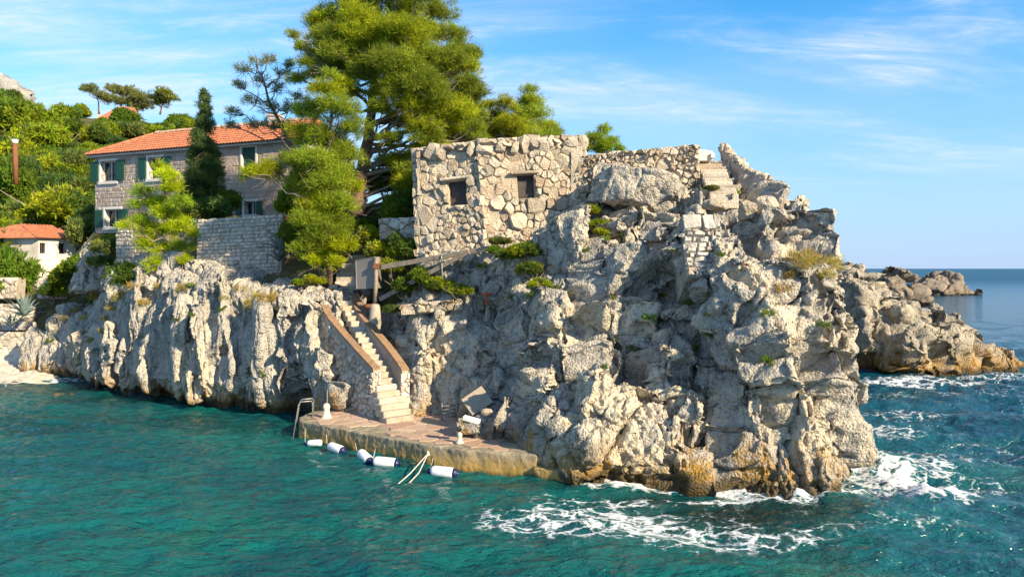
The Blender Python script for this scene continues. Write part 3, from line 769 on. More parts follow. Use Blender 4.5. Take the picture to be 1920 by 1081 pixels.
# ------------------------------------------------------------------ land behind the cliff
ctl = []
for s in STN:
    f_ = np.array(s[0], float); d_ = np.array(s[1], float); d_ /= np.linalg.norm(d_)
    for (sb, z) in s[2]:
        if z >= 0: ctl.append((*(f_ + d_ * (sb + 0.9)), z - 0.75))
    ctl.append((*(f_ + d_ * (s[2][-1][0] + 2.0)), s[2][-1][1] - 0.1))
    ctl.append((*(f_ - d_ * 1.5), -2.5))
for u, v, D in [(0, 688, 42.5), (-150, 690, 42.5), (-200, 660, 45), (0, 655, 44), (40, 600, 46), (100, 560, 47), (20, 545, 49), (100, 538, 51), (-150, 560, 50), (150, 500, 45), (200, 470, 43),
                (180, 418, 50), (290, 415, 47.5), (400, 412, 46), (560, 410, 43.5), (300, 440, 40), (420, 418, 37), (520, 416, 36.5), (370, 424, 37.5), (450, 420, 40), (520, 418, 40), (400, 422, 42), (480, 418, 43), (120, 430, 58), (40, 440, 60),
                (100, 400, 64), (0, 400, 66), (-150, 400, 66), (100, 300, 78), (0, 290, 80), (-200, 260, 82), (0, 205, 96), (-200, 150, 110), (100, 215, 100), (150, 222, 106), (200, 228, 112), (260, 225, 113), (350, 245, 110), (420, 280, 100),
                (250, 330, 74), (350, 340, 72), (500, 350, 85), (500, 400, 62), (600, 400, 60), (650, 410, 52), (600, 425, 40), (560, 498, 32.5), (600, 475, 33.5), (640, 430, 35.5), (675, 386, 35.5), (740, 388, 35), (740, 470, 32), (690, 470, 34), (830, 500, 30.6), (780, 535, 30),
                (840, 395, 34.5), (950, 390, 35), (1050, 370, 36), (1150, 345, 36), (1250, 345, 35), (1300, 400, 36)]:
    ctl.append(tuple(P(u, v, D)))
ctl += [(-4, 48, 5), (4, 46, 3), (10, 42, 1.5), (-6, 58, 4), (6, 56, -3), (-10, 80, 4), (5, 75, -4), (14, 45, -3), (-20, 125, 8), (-75, 130, 30), (-50, 128, 24), (-30, 105, 16), (-60, 36, -2.5), (-45, 38, -2), (-30, 36, -2), (-18, 30, -3), (-12, 26, -3), (13.5, 30, -3)]
ctl = np.array(ctl); cxy = ctl[:, :2]; cz = ctl[:, 2]
A_ = np.linalg.norm(cxy[:, None] - cxy[None], axis=2); A_ -= np.eye(len(A_)) * 0.3
rw = np.linalg.solve(A_, cz - 5.0)
def land_z(x, y):
    x = np.atleast_1d(x).astype(float); y = np.atleast_1d(y).astype(float)
    o = np.empty(len(x))
    for a in range(0, len(x), 4000):
        dd = np.hypot(x[a:a+4000, None] - cxy[None, :, 0], y[a:a+4000, None] - cxy[None, :, 1])
        o[a:a+4000] = dd @ rw + 5.0
    return o
gx = np.arange(-85, 15, 0.5); gy = np.concatenate([np.arange(20, 62, 0.5), np.arange(62, 132, 1.0)])
GX, GY = np.meshgrid(gx, gy, indexing='ij')
GZ = land_z(GX.ravel(), GY.ravel())
pts = np.column_stack([GX.ravel(), GY.ravel(), GZ])
pts[:, 2] += 0.25 * fbm(pts * 0.5, 4, 77)
nx, ny = len(gx), len(gy)
ii = np.arange(nx * ny).reshape(nx, ny)
quads = np.stack([ii[:-1, :-1], ii[1:, :-1], ii[1:, 1:], ii[:-1, 1:]], -1).reshape(-1, 4)
_qc = pts[quads].mean(1)
quads = quads[(_qc[:, 2] > -1.2) & ~((_qc[:, 0] > -3.2) & (_qc[:, 1] < 28.6)) & ~((_qc[:, 0] > -22.5) & (_qc[:, 2] < 3.0) & (_qc[:, 1] < 40)) & ~((_qc[:, 0] > 7) & (_qc[:, 2] < 5))]
lm = bpy.data.meshes.new('hill'); lm.from_pydata(pts.tolist(), [], quads.tolist())
lm.materials.append(M['ground']); lm.materials.append(M['beach'])
ctr = pts[quads].mean(1)
lm.polygons.foreach_set('material_index', ((ctr[:, 2] < 1.3) & (ctr[:, 0] < -20)).astype(np.int32))
hill = setp(obj('hill', lm, None, smooth=True), 'scrub covered hillside and terrace ground behind the cliff', 'hill', kind='structure')
LAND_BVH = BVHTree.FromPolygons(pts.tolist(), quads.tolist())
# ------------------------------------------------------------------ sea and seabed
def axis(lo, hi, step, far_lo, far_hi, g=1.16):
    a = list(np.arange(lo, hi, step)); s = step; x = a[-1]
    while x < far_hi: s *= g; x += s; a.append(x)
    s = step; x = lo; b = []
    while x > far_lo: s *= g; x -= s; b.append(x)
    return np.array(b[::-1] + a)
sx = axis(-30, 34, 0.15, -16000, 16000); sy = axis(11, 47, 0.15, 4, 18000)
SX, SY = np.meshgrid(sx, sy, indexing='ij'); X = SX.ravel(); Y = SY.ravel()
p3 = np.column_stack([X, Y, np.zeros(len(X))])
fade = 1 - smooth01(np.hypot(X, Y), 45, 140)
wv = np.zeros(len(X))
rot = math.radians(-20); xr = X * math.cos(rot) + Y * math.sin(rot); yr = -X * math.sin(rot) + Y * math.cos(rot)
wv += 0.20 * perlin(np.column_stack([xr * .22, yr * .45, 0 * X]), 61) * (0.5 + smooth01(X, -5, 12))
wv += 0.12 * perlin(np.column_stack([xr * .6, yr * 1.1, 0 * X + 3]), 62)
wv += 0.075 * (0.5 - 2 * np.abs(perlin(np.column_stack([X * 1.1, Y * 1.8, 0 * X + 5]), 63)))
wv += 0.03 * perlin(np.column_stack([X * 2.6, Y * 3.4, 0 * X + 8]), 64)
# foam fields: centre pixel, half size (m), strength
FO = [(1090, 975, 3.12, 1.15, 0.74), (1190, 985, 2.88, 1.35, 0.79), (1300, 1000, 3.12, 1.08, 0.69), (1400, 1010, 2.28, 0.68, 0.73), (1030, 945, 1.2, 0.6, 0.5), (1130, 940, 2.16, 0.68, 0.69), (1360, 1018, 1.92, 0.47, 0.77), (1560, 995, 1.0, .3, .5), (1480, 1015, .9, .3, .55),
      (1690, 905, 1.5, 1.3, 1.1), (1745, 925, 1.2, 1.0, 1.05), (1650, 880, 1.2, 1.4, 1.0), (1640, 925, 1.0, .6, .7), (1740, 880, 1.6, 1.2, .72), (1820, 905, 2.2, 1.2, .5), (1700, 935, 1.0, .35, 1.0), (1700, 985, 2.0, .5, .45),
      (1660, 815, 2.4, 1.0, .66), (1760, 850, 2.4, 1.0, .5), (1860, 860, 2.4, 1.5, .45), (1680, 780, 2.4, 1.6, .55), (1850, 830, 2, 1, .4),
      (1660, 715, 3.2, 1.3, .8), (1760, 718, 4.0, 1.5, .75), (1860, 712, 4.0, 1.3, .6), (1640, 745, 3, 1.5, .5), (1800, 745, 4, 1.5, .4), (1900, 735, 3, 2, .4),
      (1350, 935, 1.8, .35, .9), (1490, 932, 1.2, .4, 1.0), (1590, 925, .7, .5, .95), (1240, 915, 1.6, .3, .6), (130, 712, 1.6, .8, .75), (200, 728, 1.0, .5, .5), (30, 712, 3, .5, .4)]
foam = np.zeros(len(X)); lift = np.zeros(len(X))
wob = 0.35 * perlin(np.column_stack([X * .8, Y * .8, 0 * X]), 71) + 0.3 * perlin(np.column_stack([X * 2.2, Y * 2.2, 0 * X]), 72)
for (u, v, a, b, s) in FO:
    c = PZ(u, v, 0)
    r = np.hypot((X - c[0]) / a, (Y - c[1]) / b) + wob
    f_ = s * (1 - smooth01(r, 0.35, 1.35)); foam = np.maximum(foam, f_)
    if s > 0.95: lift += 0.10 * s * np.exp(-(np.hypot((X - c[0]) / a, (Y - c[1]) / b) * 1.3) ** 2)
# wash along the foot of the headland
_f = np.array([st_[0] for st_ in STN], float); _L = np.concatenate([[0], np.cumsum(np.linalg.norm(np.diff(_f, axis=0), axis=1))])
_q = np.arange(0, _L[-1], .12); _fx, _fy = np.interp(_q, _L, _f[:, 0]), np.interp(_q, _L, _f[:, 1])
_m = _fx > 2.2; _fx, _fy = _fx[_m], _fy[_m]
near = (X > 0) & (X < 15) & (Y > 15) & (Y < 38); dmin = np.full(len(X), 9.0); idx = np.nonzero(near)[0]
for a_ in range(0, len(idx), 8000):
    j = idx[a_:a_ + 8000]; dmin[j] = np.hypot(X[j, None] - _fx[None], Y[j, None] - _fy[None]).min(1)
foam = np.maximum(foam, 0.92 * (1 - smooth01(dmin + .5 * wob, 0.15, 0.85)))
# islet surf
c = P(1770, 552, 164); foam = np.maximum(foam, 0.9 * (1 - smooth01(np.hypot((X - c[0]) / 11, (Y - c[1]) / 5) , .75, 1.1)))
lift *= 1 + 1.8 * fbm(np.column_stack([X * 2.0, Y * 2.0, 0 * X]), 4, 73, 0.65)
wv = wv * fade * (1 + 0.6 * smooth01(X + .4 * Y, 10, 28)) + lift
shal = np.zeros(len(X))
for (u, v, a, b, s) in [(1400, 965, 3.0, 1.6, 1.0), (1250, 935, 2.6, .9, .7), (1520, 960, 1.6, 1.0, .7), (60, 730, 6, 2.6, 1.0), (200, 748, 4, 2.2, .75), (120, 790, 6, 2.6, .5), (330, 790, 3, 2.0, .5), (450, 800, 4, 1.4, .45), (900, 905, 2.4, .4, .6), (1030, 915, 1.6, .4, .6)]:
    c = PZ(u, v, 0)
    shal = np.maximum(shal, s * (1 - smooth01(np.hypot((X - c[0]) / a, (Y - c[1]) / b) + 0.7 * wob, 0.25, 1.25)))
nx, ny = len(sx), len(sy); ii = np.arange(nx * ny).reshape(nx, ny)
quads = np.stack([ii[:-1, :-1], ii[1:, :-1], ii[1:, 1:], ii[:-1, 1:]], -1).reshape(-1, 4)
sm = bpy.data.meshes.new('sea'); sm.from_pydata(np.column_stack([X, Y, wv]).tolist(), [], quads.tolist())
for nm_, arr in (('foam', foam), ('shallow', shal)):
    at = sm.attributes.new(nm_, 'FLOAT', 'POINT'); at.data.foreach_set('value', arr.astype(np.float32))
sea = setp(obj('sea', sm, M['sea'], smooth=True), 'teal sea with white foam breaking round the headland', 'sea', kind='structure')
bx = np.arange(-70, 60, 0.5); by = np.arange(6, 60, 0.5)
BX, BY = np.meshgrid(bx, by, indexing='ij'); bp = np.column_stack([BX.ravel(), BY.ravel(), np.zeros(BX.size)])
bz = np.full(len(bp), -3.2)
for (u, v, a, h) in [(1400, 965, 3.2, 2.55), (1250, 935, 2.6, 2.3), (1520, 960, 2, 2.3), (60, 720, 6, 3.1), (200, 745, 4, 2.6), (120, 790, 6, 2.2), (330, 790, 4, 2.2), (450, 800, 4, 2.2), (900, 905, 2.4, 2.0)]:
    c = PZ(u, v, 0); bz = np.maximum(bz, -3.2 + h * np.exp(-(np.hypot(bp[:, 0] - c[0], bp[:, 1] - c[1]) / a) ** 2))
bp[:, 2] = bz + 0.45 * fbm(bp * 0.55, 4, 81)
bp[:, 2] = np.minimum(bp[:, 2], -0.28)
nx, ny = len(bx), len(by); ii = np.arange(nx * ny).reshape(nx, ny)
quads = np.stack([ii[:-1, :-1], ii[1:, :-1], ii[1:, 1:], ii[:-1, 1:]], -1).reshape(-1, 4)
bm_ = bpy.data.meshes.new('seabed'); bm_.from_pydata(bp.tolist(), [], quads.tolist())
setp(obj('seabed', bm_, M['bed'], smooth=True), 'brown weedy seabed showing through shallow water', 'seabed', kind='structure')
# ------------------------------------------------------------------ masonry helpers
def stone_variants(n, seed, cuts=1, rough=0.10, sq=4.0):
    out = []
    for i in range(n):
        r = np.random.default_rng(seed + i)
        bm = bmesh.new(); bmesh.ops.create_cube(bm, size=1.0)
        bmesh.ops.subdivide_edges(bm, edges=list(bm.edges), cuts=cuts, use_grid_fill=True)
        co = np.array([q.co[:] for q in bm.verts])
        ln = (np.abs(co * 2) ** sq).sum(1) ** (1 / sq)
        co2 = co / ln[:, None] * 1.0
        co2 = 0.75 * co2 + 0.25 * co
        co2 += r.normal(0, rough, co2.shape) * np.array([0.75, 0.75, 0.75])
        co2[:, 0] *= 1 + 0.25 * r.uniform(-1, 1) * co2[:, 1]
        for q, c_ in zip(bm.verts, co2): q.co = c_
        me = bpy.data.meshes.new('stone'); bm.to_mesh(me); bm.free()
        out.append(me)
    return out
LUMPS = []
for i in range(12):
    r_ = np.random.default_rng(60 + i)
    m_ = MB().hull(lump(r_, (0, 0, 0), (.5, .5, .5), 20, 3.2)).mesh('stone'); m_.materials.append(M['bunker_stone']); LUMPS.append(m_)
SV = stone_variants(10, 500, 1, 0.055)          # 48 triangles each
SB = stone_variants(12, 700, 2, 0.050, 3.0)     # larger bunker blocks
def with_mat(vs, mat):
    r = []
    for v in vs:
        m = v.copy(); m.materials.append(mat); m.polygons.foreach_set('use_smooth', np.ones(len(m.polygons), bool)); r.append(m)
    return r
def split_cells(r, x0, x1, y0, y1, mn, mx):
    w, h = x1 - x0, y1 - y0
    if (w <= mx[0] and h <= mx[1] and r.random() < 0.75) or (w < 2 * mn[0] and h < 2 * mn[1]):
        return [(x0, x1, y0, y1)]
    if (w / mx[0] > h / mx[1] and w >= 2 * mn[0]) or h < 2 * mn[1]:
        c = x0 + w * r.uniform(.36, .64)
        return split_cells(r, x0, c, y0, y1, mn, mx) + split_cells(r, c, x1, y0, y1, mn, mx)
    c = y0 + h * r.uniform(.36, .64)
    return split_cells(r, x0, x1, y0, c, mn, mx) + split_cells(r, x0, x1, c, y1, mn, mx)
def course_cells(r, W, H, ch, ln):
    out = []; y = 0.0
    while y < H:
        h = ch * r.uniform(.8, 1.25); x = -r.uniform(0, ln)
        while x < W:
            w = ln * r.uniform(.6, 1.5)
            x0, x1 = max(x, 0), min(x + w, W)
            if x1 - x0 > 0.3 * ln: out.append((x0, x1, y, min(y + h, H)))
            x += w
        y += h
    return out
def clip_half(poly, m, n):
    out = []
    for i in range(len(poly)):
        a, b = poly[i], poly[(i + 1) % len(poly)]
        da, db = (a[0] - m[0]) * n[0] + (a[1] - m[1]) * n[1], (b[0] - m[0]) * n[0] + (b[1] - m[1]) * n[1]
        if da <= 0: out.append(a)
        if da * db < 0:
            t = da / (da - db); out.append((a[0] + (b[0] - a[0]) * t, a[1] + (b[1] - a[1]) * t))
    return out
def rubble_cells(r, x0, x1, y0, y1, size, aspect=1.0, rel=0.0):
    """irregular polygons: Voronoi cells of points spread over the wall, sizes varied"""
    pts = []; tries = 0; area = (x1 - x0) * (y1 - y0)
    while tries < 60 * area / size ** 2 + 200:
        tries += 1
        q = (r.uniform(x0, x1), r.uniform(y0, y1)); d = size * r.choice([.55, .75, .95, 1.3, 1.75], p=[.25, .33, .25, .12, .05])
        if all(math.hypot((q[0] - o[0]) / aspect, q[1] - o[1]) > .5 * (d + o[2]) for o in pts): pts.append((q[0], q[1], d))
    cells = []
    for i, a in enumerate(pts):
        poly = [(x0, y0), (x1, y0), (x1, y1), (x0, y1)]
        for j, b in enumerate(pts):
            if i == j or abs(a[0] - b[0]) > 3.2 * size * aspect or abs(a[1] - b[1]) > 3.2 * size: continue
            f = a[2] / (a[2] + b[2])
            m = (a[0] + (b[0] - a[0]) * f, a[1] + (b[1] - a[1]) * f)
            poly = clip_half(poly, m, (b[0] - a[0], b[1] - a[1]))
            if len(poly) < 3: break
        if len(poly) >= 3: cells.append(poly)
    return cells
def rect_poly(r, c, j=0.12):
    x0, x1, y0, y1 = c; w, h = x1 - x0, y1 - y0
    k = lambda: r.uniform(-j, j) * min(w, h)
    return [(x0 + k() * .6, y0 + k()), ((x0 + x1) / 2, y0 + k() * .6), (x1 + k() * .6, y0 + k()), (x1 + k() * .6, y1 + k()), ((x0 + x1) / 2, y1 + k() * .6), (x0 + k() * .6, y1 + k())]
def stone_geo(r, poly, depth, gap, rough):
    """one dressed or rough stone: polygon, chamfered front, uneven face; local coordinates (a, out, b)"""
    cx = sum(p[0] for p in poly) / len(poly); cy = sum(p[1] for p in poly) / len(poly)
    n = len(poly); ext = max(max(p[0] for p in poly) - min(p[0] for p in poly), max(p[1] for p in poly) - min(p[1] for p in poly))
    sh = max(.5, 1 - gap / max(ext * .5, .02)); vs = []
    bev = min(.94, max(.6, 1 - rough * .38 - .022 / max(ext, .1)))
    for k, (sc_, d0) in enumerate(((sh, -depth * .6), (sh * .995, depth * .02), (sh * bev, depth * .36))):
        for p in poly:
            jx = r.normal() * rough * .10 * ext * (k > 0)
            vs.append(((p[0] - cx) * sc_ + jx, d0 + (r.normal() * rough * depth * .30 if k == 2 else 0), (p[1] - cy) * sc_ + jx * .7))
    vs.append((r.normal() * .08 * ext, depth * (.40 + r.normal() * rough * .22), r.normal() * .08 * ext))
    fs = [(k * n + i, k * n + (i + 1) % n, (k + 1) * n + (i + 1) % n, (k + 1) * n + i) for k in range(2) for i in range(n)]
    fs += [(2 * n + i, 2 * n + (i + 1) % n, 3 * n) for i in range(n)]
    return (cx, cy), vs, fs
def lay_stones(parent, name, cells, frame, mat, depth, r, gap=0.012, ok=None, limit=300, proud=0.0, jit=0.0, over=1.0, rough=0.3):
    """frame(a, b) -> origin, right, up, out for wall coordinates a (m along) and b (m up)"""
    polys = []
    for c in cells:
        if len(c) == 4 and not hasattr(c[0], '__len__'):
            if ok is not None and not ok(c): continue
            polys.append(rect_poly(r, c))
        else:
            bb = (min(p[0] for p in c), max(p[0] for p in c), min(p[1] for p in c), max(p[1] for p in c))
            if ok is not None and not ok(bb): continue
            polys.append(c)
    def area(p): return abs(sum(p[i][0] * p[(i + 1) % len(p)][1] - p[(i + 1) % len(p)][0] * p[i][1] for i in range(len(p)))) / 2
    polys.sort(key=lambda p: -area(p))
    rest = MB()
    for k, poly in enumerate(polys):
        (cx, cy), vs, fs = stone_geo(r, poly, depth * (r.uniform(.75, 1.25) if rough < .3 else r.choice([.6, .8, 1.0, 1.25, 1.7], p=[.2, .25, .25, .2, .1])), gap, rough)
        o_, rt, up, out = frame(cx, cy)
        if k < limit:
            me = bpy.data.meshes.new(name); me.from_pydata(vs, [], fs); me.materials.append(mat)
            o = bpy.data.objects.new(name, me); COL.objects.link(o); o.parent = parent
            o.matrix_basis = Matrix.Translation(o_ + out * proud) @ Matrix((rt, out, up)).transposed().to_4x4()
            if parent.type == 'EMPTY': o.matrix_parent_inverse = Matrix.Translation(-parent.location)
        else:
            rest.add([o_ + out * proud + rt * v[0] + out * v[1] + up * v[2] for v in vs], fs)
    if rest.v:
        o = obj(name + '_courses', rest.mesh(), mat, parent); o['kind'] = 'stuff'
def V3(a): return Vector([float(x) for x in a])
def flat_frame(bl, br, tl):
    """wall through bl -> br (along) and tl (up)"""
    bl, br, tl = V3(bl), V3(br), V3(tl)
    rt = (br - bl).normalized(); up = (tl - bl); up = (up - rt * up.dot(rt)).normalized(); out = rt.cross(up)
    return (lambda a, b: (bl + rt * a + up * b, rt, up, out)), (br - bl).length, (tl - bl).length, bl, rt, up, out
def holed_wall(fr, W, H, holes, thick):
    """wall sheet with real openings and reveals; coordinates (a, b)"""
    bl, rt, up, out = fr
    xs = sorted({0, W, *[h[0] for h in holes], *[h[1] for h in holes]}); ys = sorted({0, H, *[h[2] for h in holes], *[h[3] for h in holes]})
    mb = MB(); pt = lambda a, b, d: bl + rt * a + up * b - out * d
    for i in range(len(xs) - 1):
        for j in range(len(ys) - 1):
            cx, cy = (xs[i] + xs[i + 1]) / 2, (ys[j] + ys[j + 1]) / 2
            if any(h[0] < cx < h[1] and h[2] < cy < h[3] for h in holes): continue
            for d in (0, thick):
                mb.add([pt(xs[i], ys[j], d), pt(xs[i + 1], ys[j], d), pt(xs[i + 1], ys[j + 1], d), pt(xs[i], ys[j + 1], d)], [(0, 1, 2, 3)])
    for (a0, a1, b0, b1) in list(holes) + [(0, W, 0, H)]:
        c = [(a0, b0), (a1, b0), (a1, b1), (a0, b1)]
        for k in range(4):
            p_, q_ = c[k], c[(k + 1) % 4]
            mb.add([pt(*p_, 0), pt(*q_, 0), pt(*q_, thick), pt(*p_, thick)], [(0, 1, 2, 3)])
    me = bpy.data.meshes.new('wall'); me.from_pydata(mb.v, [], mb.f); return me
def fbox(mb, fr, a0, a1, b0, b1, d0, d1, bev=0.0):
    """box in wall coordinates, d measured outwards"""
    bl, rt, up, out = fr
    c = bl + rt * (a0 + a1) / 2 + up * (b0 + b1) / 2 + out * (d0 + d1) / 2
    return mb.box(c, (abs(a1 - a0), abs(d1 - d0), abs(b1 - b0)), Matrix((rt, out, up)).transposed(), bev)
def on_wall(fr, u, v):
    bl, rt, up, out = fr
    d = V3(P(u, v, 1.0)) - EYE
    t = (bl - EYE).dot(out) / d.dot(out)
    q = EYE + d * t - bl
    return q.dot(rt), q.dot(up)
STONE = with_mat(SV, M['stone']); BSTONE = with_mat(SB, M['bunker_stone'])
rs = np.random.default_rng(77)

# ------------------------------------------------------------------ quay
DK = 0.62
poly = [(-7.5, 25.8), (-5.0, 24.0), (-2.57, 22.25), (-1.4, 21.7), (.70, 21.1), (1.0, 21.6), (0.0, 24), (-1.4, 27), (-4, 27.4), (-7.3, 28.2), (-7.75, 26.6)]
quay = thing('quay', 'low concrete quay with reddish paving below the lower stairs', 'quay', (-3, 24.5, 0))
qb = MB().prism(poly, -1.6, DK); qb.prism([(.62, 20.97), (1.95, 20.25), (2.2, 21.6), (.8, 21.8)], -1.6, 0.30)
qme = rock_mesh(qb, 0.035, lambda p: 0.022 * fbm(p * 1.6, 4, 5, .6) + 0.014 * fbm(p * 6, 3, 9, .6) - 0.10 * (1 - smooth01(np.abs(p[:, 2] - 0.05), 0, .25)) * smooth01(perlin(p * 1.2, 8), 0, .4), lambda c: c[:, 2] > -0.9, 0.012)
obj('body', qme, M['quay'], quay, smooth=True)
def inpoly(x, y, pl):
    c = False; n = len(pl)
    for i in range(n):
        (x1, y1), (x2, y2) = pl[i], pl[(i + 1) % n]
        if (y1 > y) != (y2 > y) and x < (x2 - x1) * (y - y1) / (y2 - y1) + x1: c = not c
    return c
yaw = math.atan2(-3.4, 4.8); ca, sa = math.cos(yaw), math.sin(yaw)
def deck_frame(a, b): return Vector((-8.0 + a * ca - b * sa, 25.7 + a * sa + b * ca, DK)), Vector((ca, sa, 0)), Vector((-sa, ca, 0)), Vector((0, 0, 1))
flags = []
for c_ in rubble_cells(rs, 0, 11.5, 0, 6.5, .62, 1.25):
    if all(inpoly(-8.0 + p_[0] * ca - p_[1] * sa, 25.7 + p_[0] * sa + p_[1] * ca, poly) for p_ in c_): flags.append(c_)
lay_stones(quay, 'flagstone', flags, deck_frame, M['flag'], .05, rs, .008, proud=.006, rough=.06)

# bollards
BP = [(0, 0), (.16, 0), (.16, .05), (.135, .10), (.115, .20), (.105, .30), (.125, .34), (.13, .40), (.11, .46), (.07, .50), (0.02, .515)]
def bollard(u, v, lab, s=1.0, pole=False):
    c = PZ(u, v, DK + .03)
    t = thing('bollard', lab, 'bollard', c, None)
    obj('post', MB().lathe([(r * s, h * s) for r, h in BP], Matrix.Translation(V3(c)), 18).mesh(), M['bollard'], t, smooth=True)
    obj('base_plate', MB().lathe([(.2 * s, -.02), (.2 * s, .012), (.19 * s, .02)], Matrix.Translation(V3(c)), 14).mesh(), M['bollard'], t)
    if pole: obj('pole', MB().tube([V3(c) + Vector((0.02, 0, .45 * s)), V3(c) + Vector((.03, .02, 1.0 * s))], .018).mesh(), M['timber'], t)
    return t
bollard(612, 782, 'cream bollard with a thin pole near the left end of the quay', 1.0, True)
bollard(862, 829, 'short cream bollard alone at the front of the quay', .62)

# boarding ladder at the left end of the quay
lad = thing('boarding_ladder', 'tubular swim ladder hooked over the left end of the quay', 'ladder', (-7.5, 26.0, 0))
for k, (ox, oy) in enumerate(((0, 0), (-.33, .5))):
    b_ = Vector((-7.08 + ox * .3, 25.95 + oy, 0)); o_ = Vector((-7.5 + ox * .3, 25.7 + oy, 0))
    pts_ = [b_ + Vector((0, 0, DK)), b_ + Vector((0, 0, DK + .62)), b_ + Vector((-.05, -.03, DK + .69)), o_ + Vector((.07, .05, DK + .69)), o_ + Vector((0, 0, DK + .60)), o_ + Vector((-.22, -.12, -.3))]
    obj('rail', MB().tube(pts_, .018, 8).mesh(), M['steel'], lad, smooth=True)
for k in range(4):
    z = -.15 + .27 * k; f_ = (z + .3) / 1.76
    a_ = Vector((-7.72 + .22 * f_, 25.58 + .12 * f_, z)); obj('rung', MB().tube([a_, a_ + Vector((-.1, .5, 0))], .014, 6).mesh(), M['steel'], lad, smooth=True)

# spare metal ladder standing in the recess behind the quay
ld = thing('metal_ladder', 'shiny metal boat ladder standing against the cliff behind the quay', 'ladder', PZ(840, 787, DK))
a0, a1 = V3(PZ(828, 789, DK)), V3(PZ(855, 787, DK)); a1.y = a0.y + .15
for q_ in (a0, a1):
    obj('side_rail', MB().tube([q_ + Vector((0, .12, 0)), q_ + Vector((0, .03, .60)), q_ + Vector((.01, -.03, .66)), q_ + Vector((.03, -.1, .63)), q_ + Vector((.03, -.16, .5)), q_ + Vector((.03, -.12, .02))], .017, 8).mesh(), M['steel'], ld, smooth=True)
for k in range(4):
    z = .12 + .13 * k; obj('rung', MB().tube([a0 + Vector((0, .09, z)), a1 + Vector((0, .09, z))], .022, 8).mesh(), M['steel'], ld, smooth=True)

# slab, white block, small tawny stone on the rock beside the quay
def tilted_box(name, lab, cat, u, v, D, size, eul, mat, bev=.012):
    from mathutils import Euler
    c = V3(P(u, v, D))
    me = MB().box(c, size, Euler([math.radians(a) for a in eul]).to_matrix(), bev).mesh()
    return setp(obj(name, me, mat), lab, cat)
tilted_box('stone_slab', 'square brown stone slab leaning on the rocks behind the quay', 'slab', 895, 752, 24.3, (.82, .14, .72), (-38, -32, 16), M['slab'])
tilted_box('white_block', 'small white block lying on the low boulder by the quay', 'block', 884, 786, 22.35, (.52, .22, .12), (4, 12, -14), M['white_block'])
o = MB().hull(lump(np.random.default_rng(3), P(913, 772, 22.9), (.22, .16, .13), 16)).mesh(); setp(obj('small_stone', o, M['slab']), 'small tawny stone resting beside the leaning slab', 'rock')

# fenders
def fender(u, v, ang, yawd, L, R_, lab, capped=True, z=0.10):
    c = V3(PZ(u, v, z))
    dirv = Vector((math.cos(math.radians(yawd)), math.sin(math.radians(yawd)), math.sin(math.radians(ang)))).normalized()
    Mx = Matrix.Translation(c - dirv * L / 2) @ dirv.to_track_quat('Z', 'Y').to_matrix().to_4x4()
    t = thing('fender', lab, 'fender', c, 'fenders along the quay edge')
    pr = [(.03, -.03), (R_ * .6, 0), (R_ * .86, .035), (R_, .10), (R_, L * .5), (R_, L - .10), (R_ * .93, L - .05), (R_ * .85, L - .02)]
    obj('body', MB().lathe(pr, Mx, 20).mesh(), M['fender'], t, smooth=True)
    if capped:
        obj('end_cap', MB().lathe([(R_ * .87, L - .025), (R_ * .87, L + .03), (R_ * .70, L + .075), (R_ * .3, L + .095), (R_ * .22, L + .15), (.02, L + .155)], Mx, 20).mesh(), M['fender_cap'], t, smooth=True)
    obj('eye', MB().lathe([(.05, -.12), (.055, -.06), (.06, -.02)], Mx, 12).mesh(), M['fender_cap'], t, smooth=True)
    a_ = Mx @ Vector((0, 0, -.1)); b_ = V3(PZ(u - 18, v - 26, .42)); b_.y = max(b_.y, a_.y + .15)
    pts_ = [a_.lerp(b_, f_) - Vector((0, 0, .10 * math.sin(math.pi * f_))) for f_ in np.linspace(0, 1, 7)]
    obj('rope', MB().tube(pts_, .009, 6).mesh(), M['rope'], t, smooth=True)
fender(590, 830, 6, -14, .52, .115, 'small plain white fender at the left end of the quay', False)
fender(630, 840, -5, -38, .68, .155, 'white fender with blue end floating second from the left')
fender(684, 856, -12, -52, .68, .16, 'steeply angled white fender third from the left along the quay')
fender(722, 866, -2, -12, .72, .16, 'white fender touching the steeply angled one end to end')
fender(830, 884, -2, -14, .70, .16, 'rightmost white fender lying alone by the right half of the quay')
# mooring lines and chain
a_, b_ = V3(PZ(803, 849, .46)), V3(PZ(768, 893, .0))
mr = thing('mooring_rope', 'doubled pale mooring line running from the quay face into the water', 'rope', a_)
for k, off in enumerate((0, .12)):
    e_ = V3(PZ(740 + 20 * k, 912, -.12)); m_ = a_.lerp(e_, .55) - Vector((0, 0, .06)) + Vector((off * .6, 0, 0))
    obj('line', MB().tube([a_, a_.lerp(m_, .5), m_, e_], .018, 6).mesh(), M['rope'], mr, smooth=True)
obj('knot', MB().hull(lump(np.random.default_rng(9), a_, (.07, .07, .09), 16)).mesh(), M['rope'], mr)
pts_ = [V3(PZ(748 + 38 * f_, 858 + 6 * math.sin(math.pi * f_) + 8 * f_, .2)) for f_ in np.linspace(0, 1, 8)]
setp(obj('mooring_chain', MB().tube(pts_, .02, 6).mesh(), M['darkwood']), 'dark chain hanging off the quay behind the fenders', 'chain')
for (u, v) in ((683, 828), (914, 862)):
    pass

